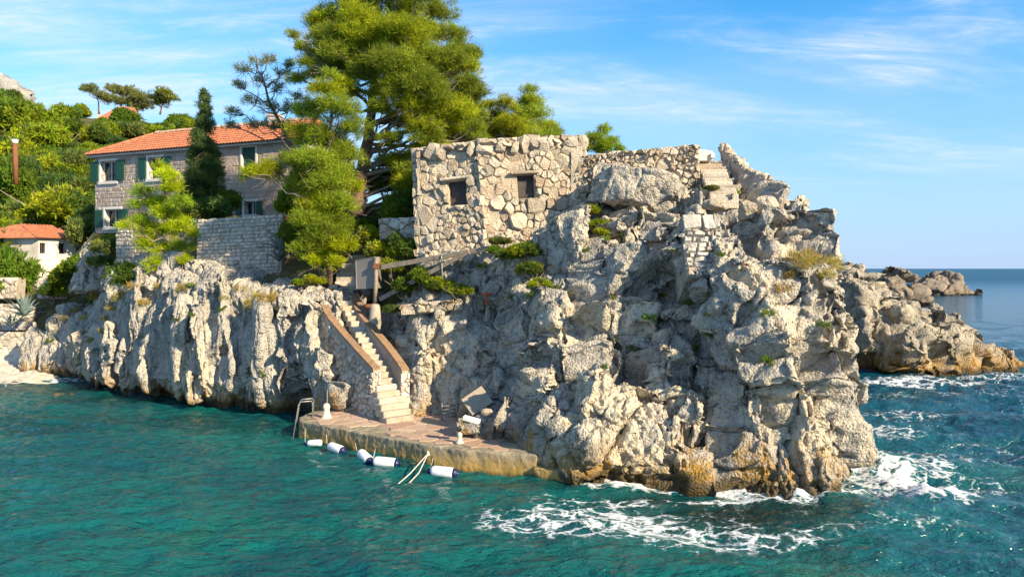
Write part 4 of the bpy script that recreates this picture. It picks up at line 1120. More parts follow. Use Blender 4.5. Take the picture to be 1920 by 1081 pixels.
# ------------------------------------------------------------------ lower stairs
SC0 = [(-4.0, 25.55, DK), (-4.80, 27.2, 2.15), (-5.85, 29.0, 3.53), (-6.9, 30.6, 4.73), (-7.25, 31.8, 5.6), (-6.9, 33.2, 6.6)]
stair = thing('staircase', 'stone staircase climbing the cliff from the quay between brown topped parapets', 'staircase', SC0[0])
sp = np.array(SC0); LL = np.concatenate([[0], np.cumsum(np.linalg.norm(np.diff(sp[:, :2], axis=0), axis=1))])
n_st = 31; zt = np.linspace(DK, 6.6, n_st + 1)[1:]
lz = np.interp(zt, sp[:, 2], LL)
for k in range(n_st):
    s0 = lz[k] - (lz[k] - (lz[k - 1] if k else 0)); s1 = lz[k] + .28
    c0 = Vector([np.interp(s0, LL, sp[:, i]) for i in (0, 1)] + [0]); c1 = Vector([np.interp(s1 + .2, LL, sp[:, i]) for i in (0, 1)] + [0])
    dirv = (c1 - c0).normalized(); w = 1.12 if k < 8 else 0.92
    yw = math.atan2(dirv.y, dirv.x) - math.pi / 2
    yw += (0.22 if k < 8 else 0.0)
    cen = c0 + dirv * .26 + Vector((0, 0, zt[k] - .12)) + Vector((rs.normal() * .012, 0, rs.normal() * .006))
    me = MB().box(cen, (w + rs.uniform(-.04, .04), .56, .24), Matrix.Rotation(yw, 3, 'Z'), .025).mesh()
    obj('step', me, M['step_stone'], stair)
def parapet(pts_px, name_lab, zlow, stones_out, lower_front=None):
    top = [V3(P(*q)) for q in pts_px]
    fine = []
    for i in range(len(top) - 1):
        for f_ in np.linspace(0, 1, 7)[:-1]:
            p0, p1, p2, p3_ = top[max(i - 1, 0)], top[i], top[i + 1], top[min(i + 2, len(top) - 1)]
            fine.append(0.5 * ((2 * p1) + (p2 - p0) * f_ + (2 * p0 - 5 * p1 + 4 * p2 - p3_) * f_ ** 2 + (3 * p1 - p0 - 3 * p2 + p3_) * f_ ** 3))
    fine.append(top[-1])
    n = len(fine); wall = MB(); cop = MB(); vs, vc = [], []
    for i, p_ in enumerate(fine):
        t_ = (fine[min(i + 1, n - 1)] - fine[max(i - 1, 0)]); t_.z = 0; t_.normalize(); s_ = Vector((t_.y, -t_.x, 0))
        zl = zlow(p_)
        for sg, zz_ in ((-1, 0), (1, 0), (1, 1), (-1, 1)):
            q = p_ + s_ * (.13 * sg); q.z = (p_.z - .055) if zz_ == 0 else zl
            vs.append(q)
        for sg, hz in ((-1, 0), (1, 0), (1, -.10), (-1, -.10)):
            q = p_ + s_ * (.158 * sg); q.z = p_.z + hz * .7 + .02; vc.append(q)
    def strip(mb, v_):
        fs = []
        for i in range(n - 1):
            for k in range(4): fs.append((i * 4 + k, i * 4 + (k + 1) % 4, i * 4 + 4 + (k + 1) % 4, i * 4 + 4 + k))
        fs += [(0, 1, 2, 3), tuple((n - 1) * 4 + k for k in (3, 2, 1, 0))]
        mb.add(v_, fs)
    strip(wall, vs); strip(cop, vc)
    w_ = obj('parapet', wall.mesh(), M['parapet'], stair)
    obj('coping', cop.mesh(), M['coping'], w_)
    return fine
def stair_z(p_):
    k = int(np.argmin(np.hypot(sp[:, 0] - p_.x, sp[:, 1] - p_.y)))
    return np.interp(p_.y, sp[:, 1], sp[:, 2])
fl = parapet([(706, 690, 26.4), (675, 657, 27.3), (642, 620, 28.35), (618, 590, 29.2), (608, 566, 29.9), (606, 546, 30.5)], 'l', lambda p_: .4, True)
fr_ = parapet([(760, 692, 26.7), (735, 657, 27.5), (702, 617, 28.6), (680, 590, 29.4), (669, 568, 30.1), (666, 552, 30.6)], 'r', lambda p_: max(.4, stair_z(p_) - 1.0), False)
# rubble on the outer face of the left parapet and on the lit wall ends
cum = [0.0]
for i in range(1, len(fl)): cum.append(cum[-1] + (Vector((fl[i].x, fl[i].y, 0)) - Vector((fl[i - 1].x, fl[i - 1].y, 0))).length)
def lw_frame(a, b):
    i = min(max(int(np.searchsorted(cum, a)), 1), len(fl) - 1)
    f_ = (a - cum[i - 1]) / (cum[i] - cum[i - 1]); p_ = fl[i - 1].lerp(fl[i], f_)
    t_ = fl[i] - fl[i - 1]; t_.z = 0; t_.normalize(); out = Vector((-t_.y, t_.x, 0))
    return Vector((p_.x, p_.y, .55 + b)) + out * .15, -t_, Vector((0, 0, 1)), out
ltop = lambda a: np.interp(a, cum, [p_.z for p_ in fl]) - .14 - .55
lay_stones(stair, 'stone', rubble_cells(rs, 0, cum[-1], 0, 4.6, .27, 1.2), lw_frame, M['stone'], .12, rs, .03, ok=lambda c: c[3] < ltop(c[1]) + .05 and c[3] < ltop(c[0]) + .05)
for pt_, dx in ((fl[0], 0), (fr_[0], 0)):
    fo_ = Vector((0.25, -.97, 0)).normalized()
    f2 = (lambda o0: (lambda a, b: (Vector((o0.x - .17 + a * .97, o0.y - .06 + .25 * a, .62 + b)), Vector((.97, .25, 0)), Vector((0, 0, 1)), Vector((.25, -.97, 0)))))(pt_)
    lay_stones(stair, 'end_stone', rubble_cells(rs, 0, .34, 0, pt_.z - .76, .24), f2, M['pale_stone'], .14, rs, .012)
# posts at the stair head
for (u, v, D, h, w, lab) in ((620, 590, 30.7, 1.25, .2, 'dark wooden gate post left of the stairs under the coping end'), (669, 590, 30.9, 1.2, .24, 'dark wooden gate post under the grey cabinet beside the stairs')):
    c = V3(P(u, v, D))
    me = MB().box(c + Vector((0, 0, h / 2 - .2)), (w, w, h), None, .015).box(c + Vector((0, 0, h - .18)), (w + .05, w + .05, .05), None, .01).mesh()
    setp(obj('gate_post', me, M['darkwood']), lab, 'post')
ml = MB().box(V3(P(585, 571, 30)), (.7, .5, .07), Matrix.Rotation(.15, 3, 'Y'), .015).mesh(); setp(obj('ledge_slab', ml, M['pale_stone']), 'thin pale slab set on the rock left of the stair head', 'slab')

# ------------------------------------------------------------------ crane: mast, cabinet, timber jib
cr = thing('crane', 'small hand crane of timber beams with a steel mast above the stairs', 'crane', P(703, 600, 29.2))
b0 = V3(P(703, 600, 29.2))
obj('footing', MB().lathe([(.26, -1.0), (.25, .0), (.2, .62), (.14, .7)], Matrix.Translation(b0 + Vector((0, 0, -.05))), 16).mesh(), M['mortar'], cr, smooth=True)
mt = V3(P(706, 482, 29.2))
obj('mast', MB().tube([b0 + Vector((0, 0, .5)), mt], .085, 12).mesh(), M['timber'], cr, smooth=True)
def beam(name, p0, p1, w, h, mat, par):
    d = (p1 - p0); L = d.length; d.normalize()
    s_ = d.cross(Vector((0, 0, 1))).normalized(); up = s_.cross(d)
    return obj(name, MB().box((p0 + p1) / 2, (L, w, h), Matrix((d, s_, up)).transposed(), .008).mesh(), mat, par)
j0, j1 = V3(P(716, 501, 29.1)), V3(P(932, 463, 27.4))
bmj = beam('jib', j0, j1, .13, .19, M['timber'], cr)
beam('strut', V3(P(712, 561, 29.15)), V3(P(880, 472, 27.7)), .12, .17, M['timber'], cr)
obj('bracket', MB().box(mt - Vector((0, 0, .35)), (.26, .24, .2), None, .01).box(mt - Vector((-.2, 0, .38)), (.2, .18, .1), None, .01).mesh(), M['rust'], cr)
obj('winch', MB().tube([b0 + Vector((-.42, 0, .55)), b0 + Vector((-.1, 0, .55))], .1, 12).tube([b0 + Vector((-.45, 0, .55)), b0 + Vector((-.5, -.1, .8))], .02, 6).mesh(), M['rust'], cr, smooth=True)
rp = [V3(P(826, 482, 28.2)), V3(P(828, 478, 28.1)), V3(P(828, 490, 28.05)), V3(P(829, 517, 28.05))]
obj('hanging_rope', MB().tube(rp, .022, 6).mesh(), M['rope'], cr, smooth=True)
obj('rope_lashing', MB().tube([V3(P(826 + 34 * f_, 478 - 10 * f_ + 3 * math.sin(9 * f_), 28.0 - .5 * f_)) for f_ in np.linspace(0, 1, 14)], .03, 6).mesh(), M['rope'], cr, smooth=True)
cab = thing('cabinet', 'grey sheet metal cabinet standing beside the crane mast above the stairs', 'cabinet', P(686, 540, 29.6))
cq = [V3(P(667, 488, 29.6)), V3(P(702, 481, 29.3)), V3(P(705, 540, 29.3)), V3(P(669, 541, 29.6))]
dn = Vector((.3, .95, 0)) * .5
mb = MB().add(cq + [q + dn for q in cq], [(0, 1, 2, 3), (7, 6, 5, 4), (0, 4, 5, 1), (1, 5, 6, 2), (2, 6, 7, 3), (3, 7, 4, 0)])
obj('body', mb.mesh(), M['cabinet'], cab)
obj('hinge', MB().tube([cq[1] + Vector((.03, -.02, -.1)), cq[2] + Vector((.03, -.02, .1))], .025, 8).mesh(), M['steel'], cab, smooth=True)
obj('trim', MB().tube([q + Vector((0, -.01, 0)) for q in cq] + [cq[0] + Vector((0, -.01, 0))], .016, 5).mesh(), M['steel'], cab)

# orange hook and rope coils on the cliff
h = rayhit(CLIFF_BVH, 912, 556); c = h[0] - (h[0] - EYE).normalized() * .1
an = thing('hook', 'orange red metal hook hanging on the grey rocks right of the quay', 'hook', c)
obj('shank', MB().tube([c + Vector((0, 0, .2)), c + Vector((.01, 0, -.16))], .03, 8).mesh(), M['orange'], an, smooth=True)
obj('arms', MB().tube([c + Vector((-.17, 0, .05)), c + Vector((-.1, -.03, .12)), c + Vector((0, -.03, .1)), c + Vector((.12, -.03, .13)), c + Vector((.18, 0, .06))], .03, 8).mesh(), M['orange'], an, smooth=True)
obj('loop', MB().tube([c + Vector((.07 * math.cos(w) + .02, -.02, -.2 + .07 * math.sin(w))) for w in np.linspace(0, 6.28, 13)], .022, 6).mesh(), M['orange'], an, smooth=True)
def drape(pix, off=.05):
    out = []
    for (u, v) in pix:
        h = rayhit(CLIFF_BVH, u, v)
        if h: out.append(h[0] - (h[0] - EYE).normalized() * off)
    return out
cpts = drape([(985 + 3.2 * k + 10 * math.sin(k * 1.3), 748 - 1.7 * k + 8 * math.cos(k * 1.3)) for k in range(16)])
for i in range(1, len(cpts)): cpts[i] = cpts[i - 1].lerp(cpts[i], .8)
setp(obj('rope_coil', MB().tube(cpts, .028, 6).mesh(), M['rope'], smooth=True), 'pale rope looped over the rocks above the quay end', 'rope')

# ------------------------------------------------------------------ bunker
bk = thing('bunker', 'stone bunker of big rough blocks with two dark windows on the cliff top', 'bunker', P(930, 470, 29.4))
fL, WL, HL, *frL = flat_frame(P(783, 482, 29.6), P(912, 470, 28.9), P(797, 283, 29.9))
fR, WR, HR, *frR = flat_frame(P(908, 470, 28.9), P(1092, 460, 29.3), P(908, 266, 29.2))
def bunker_face(fr, ff0, W, H, win, ny_):
    frs = tuple(fr)
    def ff(a, b):       # the courses bulge and each stone tips its own way
        o_, rt_, up_, out_ = ff0(a, b)
        g = float(perlin(np.array([[a * .9, b * .9, 3.3 + ny_]]), 17)[0])
        R_ = Matrix.Rotation(rs.normal() * .10, 3, up_) @ Matrix.Rotation(rs.normal() * .10, 3, rt_) @ Matrix.Rotation(rs.normal() * .06, 3, out_)
        return o_ + out_ * (.20 * g + .03), R_ @ rt_, R_ @ up_, R_ @ out_
    a0, b1 = on_wall(frs, win[0], win[1]); a1, b0 = on_wall(frs, win[2], win[3])
    hole = (a0, a1, b0, b1)
    obj('wall', holed_wall(frs, W, H, [hole], .55), M['bunker_stone'], bk)
    cells = rubble_cells(rs, -.05, W + (.05 if ny_ == 0 else .46), -.5, H + .12, .40, .9)
    cut = []
    for c in cells:      # stones that meet the window are cut back to it
        if min(p[0] for p in c) < a1 and max(p[0] for p in c) > a0 and min(p[1] for p in c) < b1 + .14 and max(p[1] for p in c) > b0:
            cand = [clip_half(c, m, n) for m, n in (((a0, 0), (1, 0)), ((a1, 0), (-1, 0)), ((0, b0), (0, 1)), ((0, b1 + .14), (0, -1)))]
            cand = [q for q in cand if len(q) > 2]
            ar = lambda p: abs(sum(p[i][0] * p[(i + 1) % len(p)][1] - p[(i + 1) % len(p)][0] * p[i][1] for i in range(len(p)))) / 2
            if cand:
                q = max(cand, key=ar)
                if ar(q) > .02: cut.append(q)
        else: cut.append(c)
    lay_stones(bk, 'stone', cut, ff, M['bunker_stone'], .22, rs, .002, rough=.36)
    fm = MB()
    for q in ((a0, a0 + .05, b0, b1), (a1 - .05, a1, b0, b1), (a0 + .05, a1 - .05, b1 - .05, b1), (a0 + .05, a1 - .05, b0, b0 + .05)): fbox(fm, frs, *q, -.26, -.16)
    wnd = obj('window', fm.mesh(), M['darkwood'], bk)
    m2 = (a0 + a1) / 2
    for k, (q0, q1) in enumerate(((a0 + .05, m2 - .006), (m2 + .006, a1 - .05))):
        obj('board', fbox(MB(), frs, q0, q1, b0 + .05, b1 - .05, -.24, -.20).mesh(), M['boards'], wnd)
    fbox_l = fbox(MB(), frs, a0 - .28, a1 + .22, b1 + .02, b1 + .14, -.3, .24, .03).mesh()
    obj('lintel', fbox_l, M['bunker_stone'], bk)
    obj('sill', fbox(MB(), frs, a0 - .04, a1 + .06, b0 - .12, b0 - .004, -.3, .13, .03).mesh(), M['bunker_stone'], bk)
bunker_face(frL, fL, WL, HL, (840, 341, 877, 384), 0)
bunker_face(frR, fR, WR, HR, (969, 329, 1003, 372), 5)
# side walls and roof slab of the bunker
bl, br = frL[0], frR[0] + frR[1] * WR
mb = MB().prism([(bl.x + .1, bl.y + .5), (frR[0].x, frR[0].y + .55), (br.x - .05, br.y + .5), (br.x - .1, br.y + 3.6), (bl.x + .3, bl.y + 3.6)], 6.2, 10.5)
obj('core', mb.mesh(), M['mortar'], bk)
fS, WS, HS, *frS = flat_frame(frR[0] + frR[1] * WR, frR[0] + frR[1] * WR + Vector((.25, 2.6, 0)), frR[0] + frR[1] * WR + Vector((0, 0, HR)))
obj('wall', holed_wall(tuple(frS), WS, HS, [], .45), M['bunker_stone'], bk)
lay_stones(bk, 'stone', rubble_cells(rs, 0, WS, 1.5, HS, .46), fS, M['bunker_stone'], .22, rs, .004, rough=.34)
fS2, WS2, HS2, *_ = flat_frame(frL[0] + Vector((.3, 2.8, 0)), frL[0], frL[0] + Vector((.3, 2.8, HL)))
lay_stones(bk, 'stone', rubble_cells(rs, 0, WS2, 0, HS2, .46), fS2, M['bunker_stone'], .22, rs, .004, rough=.34)
for k in range(19):      # upright cap stones along the top
    f_ = (k + rs.uniform(-.3, .3)) / 18; f_ = min(max(f_, 0), 1); u = 812 + (1085 - 812) * f_
    b_ = frL[0] + frL[1] * (WL * min(f_ / .36, 1)) if f_ < .36 else frR[0] + frR[1] * (WR * (f_ - .36) / .64)
    hgt = rs.choice([.22, .4, .6, .8])
    o = bpy.data.objects.new('cap_stone', LUMPS[int(rs.integers(12))]); COL.objects.link(o); o.parent = bk; o.matrix_parent_inverse = Matrix.Translation(-bk.location)
    ztop = CAMH + (HOR - (284 - 20 * f_)) / F * 29.3
    o.matrix_basis = Matrix.Translation((b_.x + .05, b_.y + .24, ztop + .06 + rs.uniform(-.1, .12) - hgt * .12)) @ Matrix.Rotation(rs.normal() * .15, 4, 'Y') @ Matrix.Diagonal((rs.uniform(.35, .8), .62, hgt, 1))

# rubble wall along the terrace between bunker and upper steps
tw = thing('rubble_wall', 'low rubble wall of small stones between the bunker and the upper steps', 'wall', P(1200, 340, 29))
fT, WT, HT, *frT = flat_frame(P(1078, 372, 29.3), P(1315, 352, 28.3), P(1078, 302, 29.5))
obj('core', holed_wall(tuple(frT), WT, HT - .1, [], .8), M['mortar'], tw)
lay_stones(tw, 'stone', rubble_cells(rs, 0, WT, 0, HT + .2, .27), fT, M['bunker_stone'], .30, rs, .012, rough=.5)
for k in range(26):
    f_ = (k + rs.uniform(-.3, .3)) / 25
    o = bpy.data.objects.new('cap_stone', LUMPS[int(rs.integers(12))]); COL.objects.link(o); o.parent = tw; o.matrix_parent_inverse = Matrix.Translation(-tw.location)
    q = frT[0] + frT[1] * (WT * f_) + frT[2] * (HT + .1) - frT[3] * rs.uniform(0, .4)
    o.matrix_basis = Matrix.Translation(q) @ Matrix.Rotation(rs.uniform(-.5, .5), 4, 'Y') @ Matrix.Rotation(rs.uniform(0, 3), 4, 'Z') @ Matrix.Diagonal((rs.uniform(.2, .5), rs.uniform(.25, .5), rs.uniform(.15, .45), 1))

# ------------------------------------------------------------------ upper steps and their walls
us = thing('upper_steps', 'narrow stone steps climbing to the cliff top right of the big sunlit boulder', 'steps', P(1352, 362, 26.4))
e0, e1 = V3(P(1356, 366, 26.4)), V3(P(1330, 303, 29.6))
for k in range(12):
    c = e0.lerp(e1, k / 11); d = (e1 - e0); d.z = 0; d.normalize()
    obj('step', MB().box(c + Vector((rs.normal() * .01, 0, -.25)), (1.0 + rs.uniform(-.03, .05), .42, .5), Matrix.Rotation(math.atan2(d.y, d.x) - math.pi / 2, 3, 'Z'), .02).mesh(), M['step_stone'], us)
pw = thing('parapet_wall', 'tapering rubble parapet right of the upper steps against the sky', 'wall', P(1400, 350, 26.5))
tp = [(1352, 272, 29.6), (1362, 284, 29.2), (1380, 300, 28.6), (1398, 318, 28), (1420, 327, 27.5), (1440, 338, 27), (1446, 352, 26.8)]
tops = [V3(P(*q)) for q in tp]
bots = [V3(P(1349, 306, 29.6)), V3(P(1360, 318, 29.2)), V3(P(1374, 334, 28.6)), V3(P(1384, 350, 28)), V3(P(1392, 364, 27.3)), V3(P(1408, 372, 26.8)), V3(P(1440, 372, 26.5))]
mb = MB(); n = len(tops); vs = []
for a_, b_ in zip(tops, bots):
    vs += [a_ + Vector((-.02, 0, -.06)), a_ + Vector((.4, .25, -.1)), b_ + Vector((.55, .35, -1)), b_ + Vector((0, 0, -.6))]
fs = [(i * 4 + k, i * 4 + (k + 1) % 4, i * 4 + 4 + (k + 1) % 4, i * 4 + 4 + k) for i in range(n - 1) for k in range(4)] + [(0, 1, 2, 3), tuple((n - 1) * 4 + k for k in (3, 2, 1, 0))]
pme = rock_mesh(mb.add(vs, fs), .045, lambda p: .05 * fbm(p * 2.2, 4, 66, .6, True), None, .05, .35)
obj('core', pme, M['parapet'], pw, smooth=True)
for i in range(n - 1):
    for k in range(4):
        q = tops[i].lerp(tops[i + 1], (k + .5) / 4)
        o = bpy.data.objects.new('cap_stone', LUMPS[int(rs.integers(12))]); COL.objects.link(o); o.parent = pw; o.matrix_parent_inverse = Matrix.Translation(-pw.location)
        o.matrix_basis = Matrix.Translation(q + Vector((.12, .08, -.02))) @ Matrix.Rotation(rs.uniform(-.4, .4), 4, 'Y') @ Matrix.Rotation(rs.uniform(0, 3), 4, 'Z') @ Matrix.Diagonal((rs.uniform(.26, .42), rs.uniform(.3, .45), rs.uniform(.2, .42), 1))
o = bpy.data.objects.new('finial_stone', LUMPS[3]); COL.objects.link(o); o.parent = pw; o.matrix_parent_inverse = Matrix.Translation(-pw.location)
o.matrix_basis = Matrix.Translation(V3(P(1353, 281, 29.5))) @ Matrix.Diagonal((.2, .3, .62, 1))
pb = thing('stone_plinth', 'white squared stone plinth at the top of the upper steps', 'plinth', P(1316, 305, 29.4))
obj('block', MB().box(V3(P(1314, 294, 29.4)), (.78, .6, .42), Matrix.Rotation(.1, 3, 'Z'), .03).mesh(), M['pale_stone'], pb)
obj('cap', MB().box(V3(P(1309, 284, 29.4)), (.58, .5, .10), Matrix.Rotation(.1, 3, 'Z'), .03).mesh(), M['pale_stone'], pb)
obj('block', MB().box(V3(P(1334, 293, 29.2)), (.16, .4, .2), None, .02).mesh(), M['pale_stone'], pb)
# retaining wall under the steps
rw_ = thing('retaining_wall', 'dry stone wall filling the gap in the cliff below the upper steps', 'wall', P(1325, 490, 24))
fW, WW, HW, *frW = flat_frame(P(1288, 520, 21.75), P(1362, 520, 21.7), P(1288, 407, 22.75))
obj('core', holed_wall(tuple(frW), WW, HW, [], 1.8), M['rock'], rw_)
lay_stones(rw_, 'stone', course_cells(rs, WW, HW - .5, .17, .30), fW, M['stone'], .30, rs, .016, rough=.4)
lay_stones(rw_, 'cap_block', [(0, .62, HW - .5, HW + .06), (.64, 1.0, HW - .5, HW), (1.0, WW, HW - .46, HW)], fW, M['stone'], .4, rs, .01, rough=.15)
for (u, v, w, h_, D, lab) in ((1400, 395, .56, .62, 23.6, 'tall squared pale block on the wall edge below the parapet'), (1436, 385, .7, .56, 23.7, 'wide pale block next to the tall squared block'), (1462, 384, .4, .46, 24.0, 'smallest pale block at the right end of the row above the headland'), (1340, 384, .9, .36, 25.0, 'long grey kerb block at the foot of the upper steps')):
    me = rock_mesh(MB().hull(lump(np.random.default_rng(u), P(u, v, D), (w / 2 * 1.1, .28, h_ / 2 * 1.1), 26, 5.0)), .04, lambda p: .035 * fbm(p * 4, 4, 71, .6, True), None, .02)
    setp(obj('pale_block', me, M['bunker_stone'], smooth=True), lab, 'stone block')

# low stone wall on the ledge right of the stairs, and wall under the bunker's left
lw = thing('ledge_wall', 'low stone wall along the planted ledge above the quay recess', 'wall', P(815, 590, 27.6))
f3, W3, H3, *fr3 = flat_frame(P(752, 592, 27.5), P(868, 580, 27.2), P(752, 577, 27.5))
obj('core', holed_wall(tuple(fr3), W3, H3 - .05, [], .35), M['mortar'], lw)
lay_stones(lw, 'stone', rubble_cells(rs, 0, W3, 0, H3 + .12, .30), f3, M['bunker_stone'], .34, rs, .012, rough=.45)
gw = thing('garden_wall', 'short jagged wall of grey stones left of the bunker', 'wall', P(745, 440, 31))
f4, W4, H4, *fr4 = flat_frame(P(712, 450, 31.2), P(796, 446, 30.6), P(712, 416, 31.2))
obj('core', holed_wall(tuple(fr4), W4, H4 - .05, [], .35), M['mortar'], gw)
lay_stones(gw, 'stone', rubble_cells(rs, 0, W4, 0, H4 + .15, .4), f4, M['stone'], .34, rs, .012, rough=.45)

# ------------------------------------------------------------------ terrace wall, ruined walls
te = thing('terrace_wall', 'tall grey dry stone terrace wall in front of the house', 'wall', P(450, 535, 34.5))
f5, W5, H5, *fr5 = flat_frame(P(366, 545, 35.2), P(527, 540, 33.9), P(366, 412, 35.6))
obj('core', holed_wall(tuple(fr5), W5, H5 - .03, [], .6), M['mortar'], te)
lay_stones(te, 'stone', course_cells(rs, W5, H5, .175, .29), f5, M['stone'], .16, rs, .018, rough=.35)
rwl = thing('ruined_wall', 'broken stump of grey wall standing on the cliff left of the pine', 'wall', P(165, 540, 41))
rme_ = None
rme = rock_mesh(MB().hull([P(135, 545, 40.5), P(205, 545, 39.8), P(160, 455, 41), P(196, 460, 40.6), P(135, 545, 42), P(205, 545, 41.5), P(162, 455, 41.8), P(196, 462, 41.6)]), .06, lambda p: .8 * disp_block(p, .6), None, .08, .45)
obj('core', rme, M['rock_left'], rwl, smooth=True)
rw2 = thing('house_terrace_wall', 'narrow stone terrace wall behind the bright green pine', 'wall', P(260, 480, 39))
f6, W6, H6, *fr6 = flat_frame(P(218, 500, 40), P(370, 500, 37.5), P(218, 415, 40))
obj('core', holed_wall(tuple(fr6), W6, H6, [], .6), M['mortar'], rw2)
lay_stones(rw2, 'stone', course_cells(rs, W6, H6, .22, .4), f6, M['stone'], .16, rs, .018, limit=200)
bw = thing('beach_wall', 'pale stepped stone wall above the beach at the left edge', 'wall', P(20, 640, 43.5))
for k, (u0, u1, v0, v1, D) in enumerate(((-40, 34, 672, 622, 43.5), (-40, 60, 620, 570, 45), (70, 125, 560, 520, 46), (-40, 30, 560, 520, 47))):
    f7, W7, H7, *fr7 = flat_frame(P(u0, v0, D), P(u1, v0, D), P(u0, v1, D + .2))
    obj('core', holed_wall(tuple(fr7), W7, H7, [], .8), M['mortar'], bw)
    lay_stones(bw, 'stone', rubble_cells(rs, 0, W7, 0, H7, .5), f7, M['stone'], .3, rs, .02, limit=60)

# ------------------------------------------------------------------ houses
def roof_tiles(polys, name, par, tw_=.24, tl=.42):
    """barrel tiles laid on roof planes: each plane = (origin, along eave, up slope, test(a, b))"""
    mb = MB()
    for (o_, ea, us_, A, B, test) in polys:
        nrm = ea.cross(us_).normalized()
        for i in range(int(A / tw_)):
            for j in range(int(B / tl) + 1):
                a, b = (i + .5) * tw_, j * tl
                if not test(a, b + tl * .3): continue
                vs = []
                for bb, rr, lift in ((b - .05, tw_ * .52, .035), (min(b + tl, B), tw_ * .44, .0)):
                    for k in range(5):
                        w = math.pi * k / 4
                        vs.append(o_ + ea * (a + rr * math.cos(w)) + us_ * bb + nrm * (lift + rr * .75 * math.sin(w)))
                mb.add(vs, [(k, k + 1, 6 + k, 5 + k) for k in range(4)] + [(0, 1, 2, 3, 4)])
    me = bpy.data.meshes.new('tiles'); me.from_pydata(mb.v, [], mb.f)
    o = obj(name, me, M['tile'], par); o['kind'] = 'stuff'
    return o
hs = thing('stone_house', 'two storey stone house with orange tiled hip roof and green shutters', 'house', (-20, 48, 9))
HA, HB = Vector((-28.5, 50.0, 8.4)), Vector((-12.6, 43.6, 8.4))
rt = (HB - HA).normalized(); up = Vector((0, 0, 1)); out = rt.cross(up); EV = 13.68
HWd, HHt = (HB - HA).length, EV - 8.4
frH = (HA, rt, up, out); fH = lambda a, b: (HA + rt * a + up * b, rt, up, out)
WIN = [('open', 190, 303, 219, 339), ('open', 279, 296, 306, 334), ('shut', 455, 277, 480, 321), ('open', 198, 393, 226, 425), ('open', 459, 378, 481, 402)]
holes = []
for (k, u0, v0, u1, v1) in WIN:
    a0, b1 = on_wall(frH, u0, v0); a1, b0 = on_wall(frH, u1, v1); holes.append((a0, a1, b0, b1))
DEP = 5.2; back = -out * DEP
obj('wall', holed_wall(frH, HWd, HHt, holes, .5), M['house_mortar'], hs)
a_split, _ = on_wall(frH, 352, 300)
lay_stones(hs, 'stone', course_cells(rs, a_split, HHt - .1, .24, .42), fH, M['house_stone'], .09, rs, .022, limit=300, rough=.2,
           ok=lambda c: not any(c[0] < h[1] + .18 and c[1] > h[0] - .18 and c[2] < h[3] + .2 and c[3] > h[2] - .2 for h in holes))
rnd = MB()
xs_ = sorted([a_split, HWd + .01] + [x for h in holes if h[0] > a_split for x in (h[0] - .16, h[1] + .16)]); xs_ = [x for x in xs_ if a_split <= x <= HWd + .01]
hh = [(h[0] - .16, h[1] + .16, h[2] - .12, h[3] + .16) for h in holes if h[0] > a_split]
frp = (HA + out * .045, rt, up, out)
o = obj('rendered_wall', holed_wall((frp[0] + rt * a_split, rt, up, out), HWd - a_split + .02, HHt, [(h[0] - a_split, h[1] - a_split, h[2], h[3]) for h in hh], .04), M['render'], hs)
lay_stones(hs, 'wall_stone', course_cells(rs, HWd - a_split, HHt - .1, .26, .48), lambda a, b: (HA + rt * (a + a_split) + up * b + out * .045, rt, up, out), M['tan_stone'], .05, rs, .008, limit=0, rough=.25,
           ok=lambda c: not any(c[0] + a_split < h[1] + .18 and c[1] + a_split > h[0] - .18 and c[2] < h[3] + .2 and c[3] > h[2] - .2 for h in holes))
sidew = MB()
for (p_, d_) in ((HA, -rt), (HB, rt)):
    sidew.add([p_, p_ + back, p_ + back + up * HHt, p_ + up * HHt], [(0, 1, 2, 3)])
sidew.add([HA + back, HB + back, HB + back + up * HHt, HA + back + up * HHt], [(0, 1, 2, 3)])
obj('side_wall', sidew.mesh(), M['house_mortar'], hs)
for (k, *_), (a0, a1, b0, b1) in zip(WIN, holes):
    w_ = obj('window', fbox(fbox(fbox(fbox(MB(), frH, a0 - .15, a0, b0 - .12, b1 + .15, -.05, .09, .01), frH, a1, a1 + .15, b0 - .12, b1 + .15, -.05, .09, .01), frH, a0, a1, b1, b1 + .15, -.05, .088, .01), frH, a0 - .18, a1 + .18, b0 - .2, b0 - .002, -.05, .12, .01).mesh(), M['window_trim'], hs)
    obj('pane', fbox(MB(), frH, a0, a1, b0, b1, -.30, -.27).mesh(), M['pane'], w_)
    sash = MB(); m_ = (a0 + a1) / 2
    for q in ((a0, a0 + .05, b0, b1), (a1 - .05, a1, b0, b1), (m_ - .025, m_ + .025, b0 + .05, b1 - .05), (a0 + .05, a1 - .05, b0, b0 + .05), (a0 + .05, a1 - .05, b1 - .05, b1)): fbox(sash, frH, *q, -.26, -.20)
    obj('sash', sash.mesh(), M['window_trim'] if k == 'open' else M['shutter'], w_)
    sw = (a1 - a0) * .52
    rngs = ((a0 - .15 - sw, a0 - .16), (a1 + .06, a1 + .06 + sw)) if k == 'open' else ((a0 + .01, m_ - .005), (m_ + .005, a1 - .01))
    for i, (s0, s1) in enumerate(rngs):
        sh = MB(); d0 = .10 if k == 'open' else -.12
        fbox(sh, frH, s0, s1, b0, b1, d0, d0 + .035)
        for j in range(int((b1 - b0) / .11)): fbox(sh, frH, s0 + .04, s1 - .04, b0 + .05 + j * .11, b0 + .12 + j * .11, d0 + .037, d0 + .052)
        obj('shutter', sh.mesh(), M['shutter'], w_)
    if k == 'open' and b0 > 2: obj('rail', fbox(MB(), frH, a0, a1, b0 + .42, b0 + .46, -.02, .02).mesh(), M['darkwood'], w_)
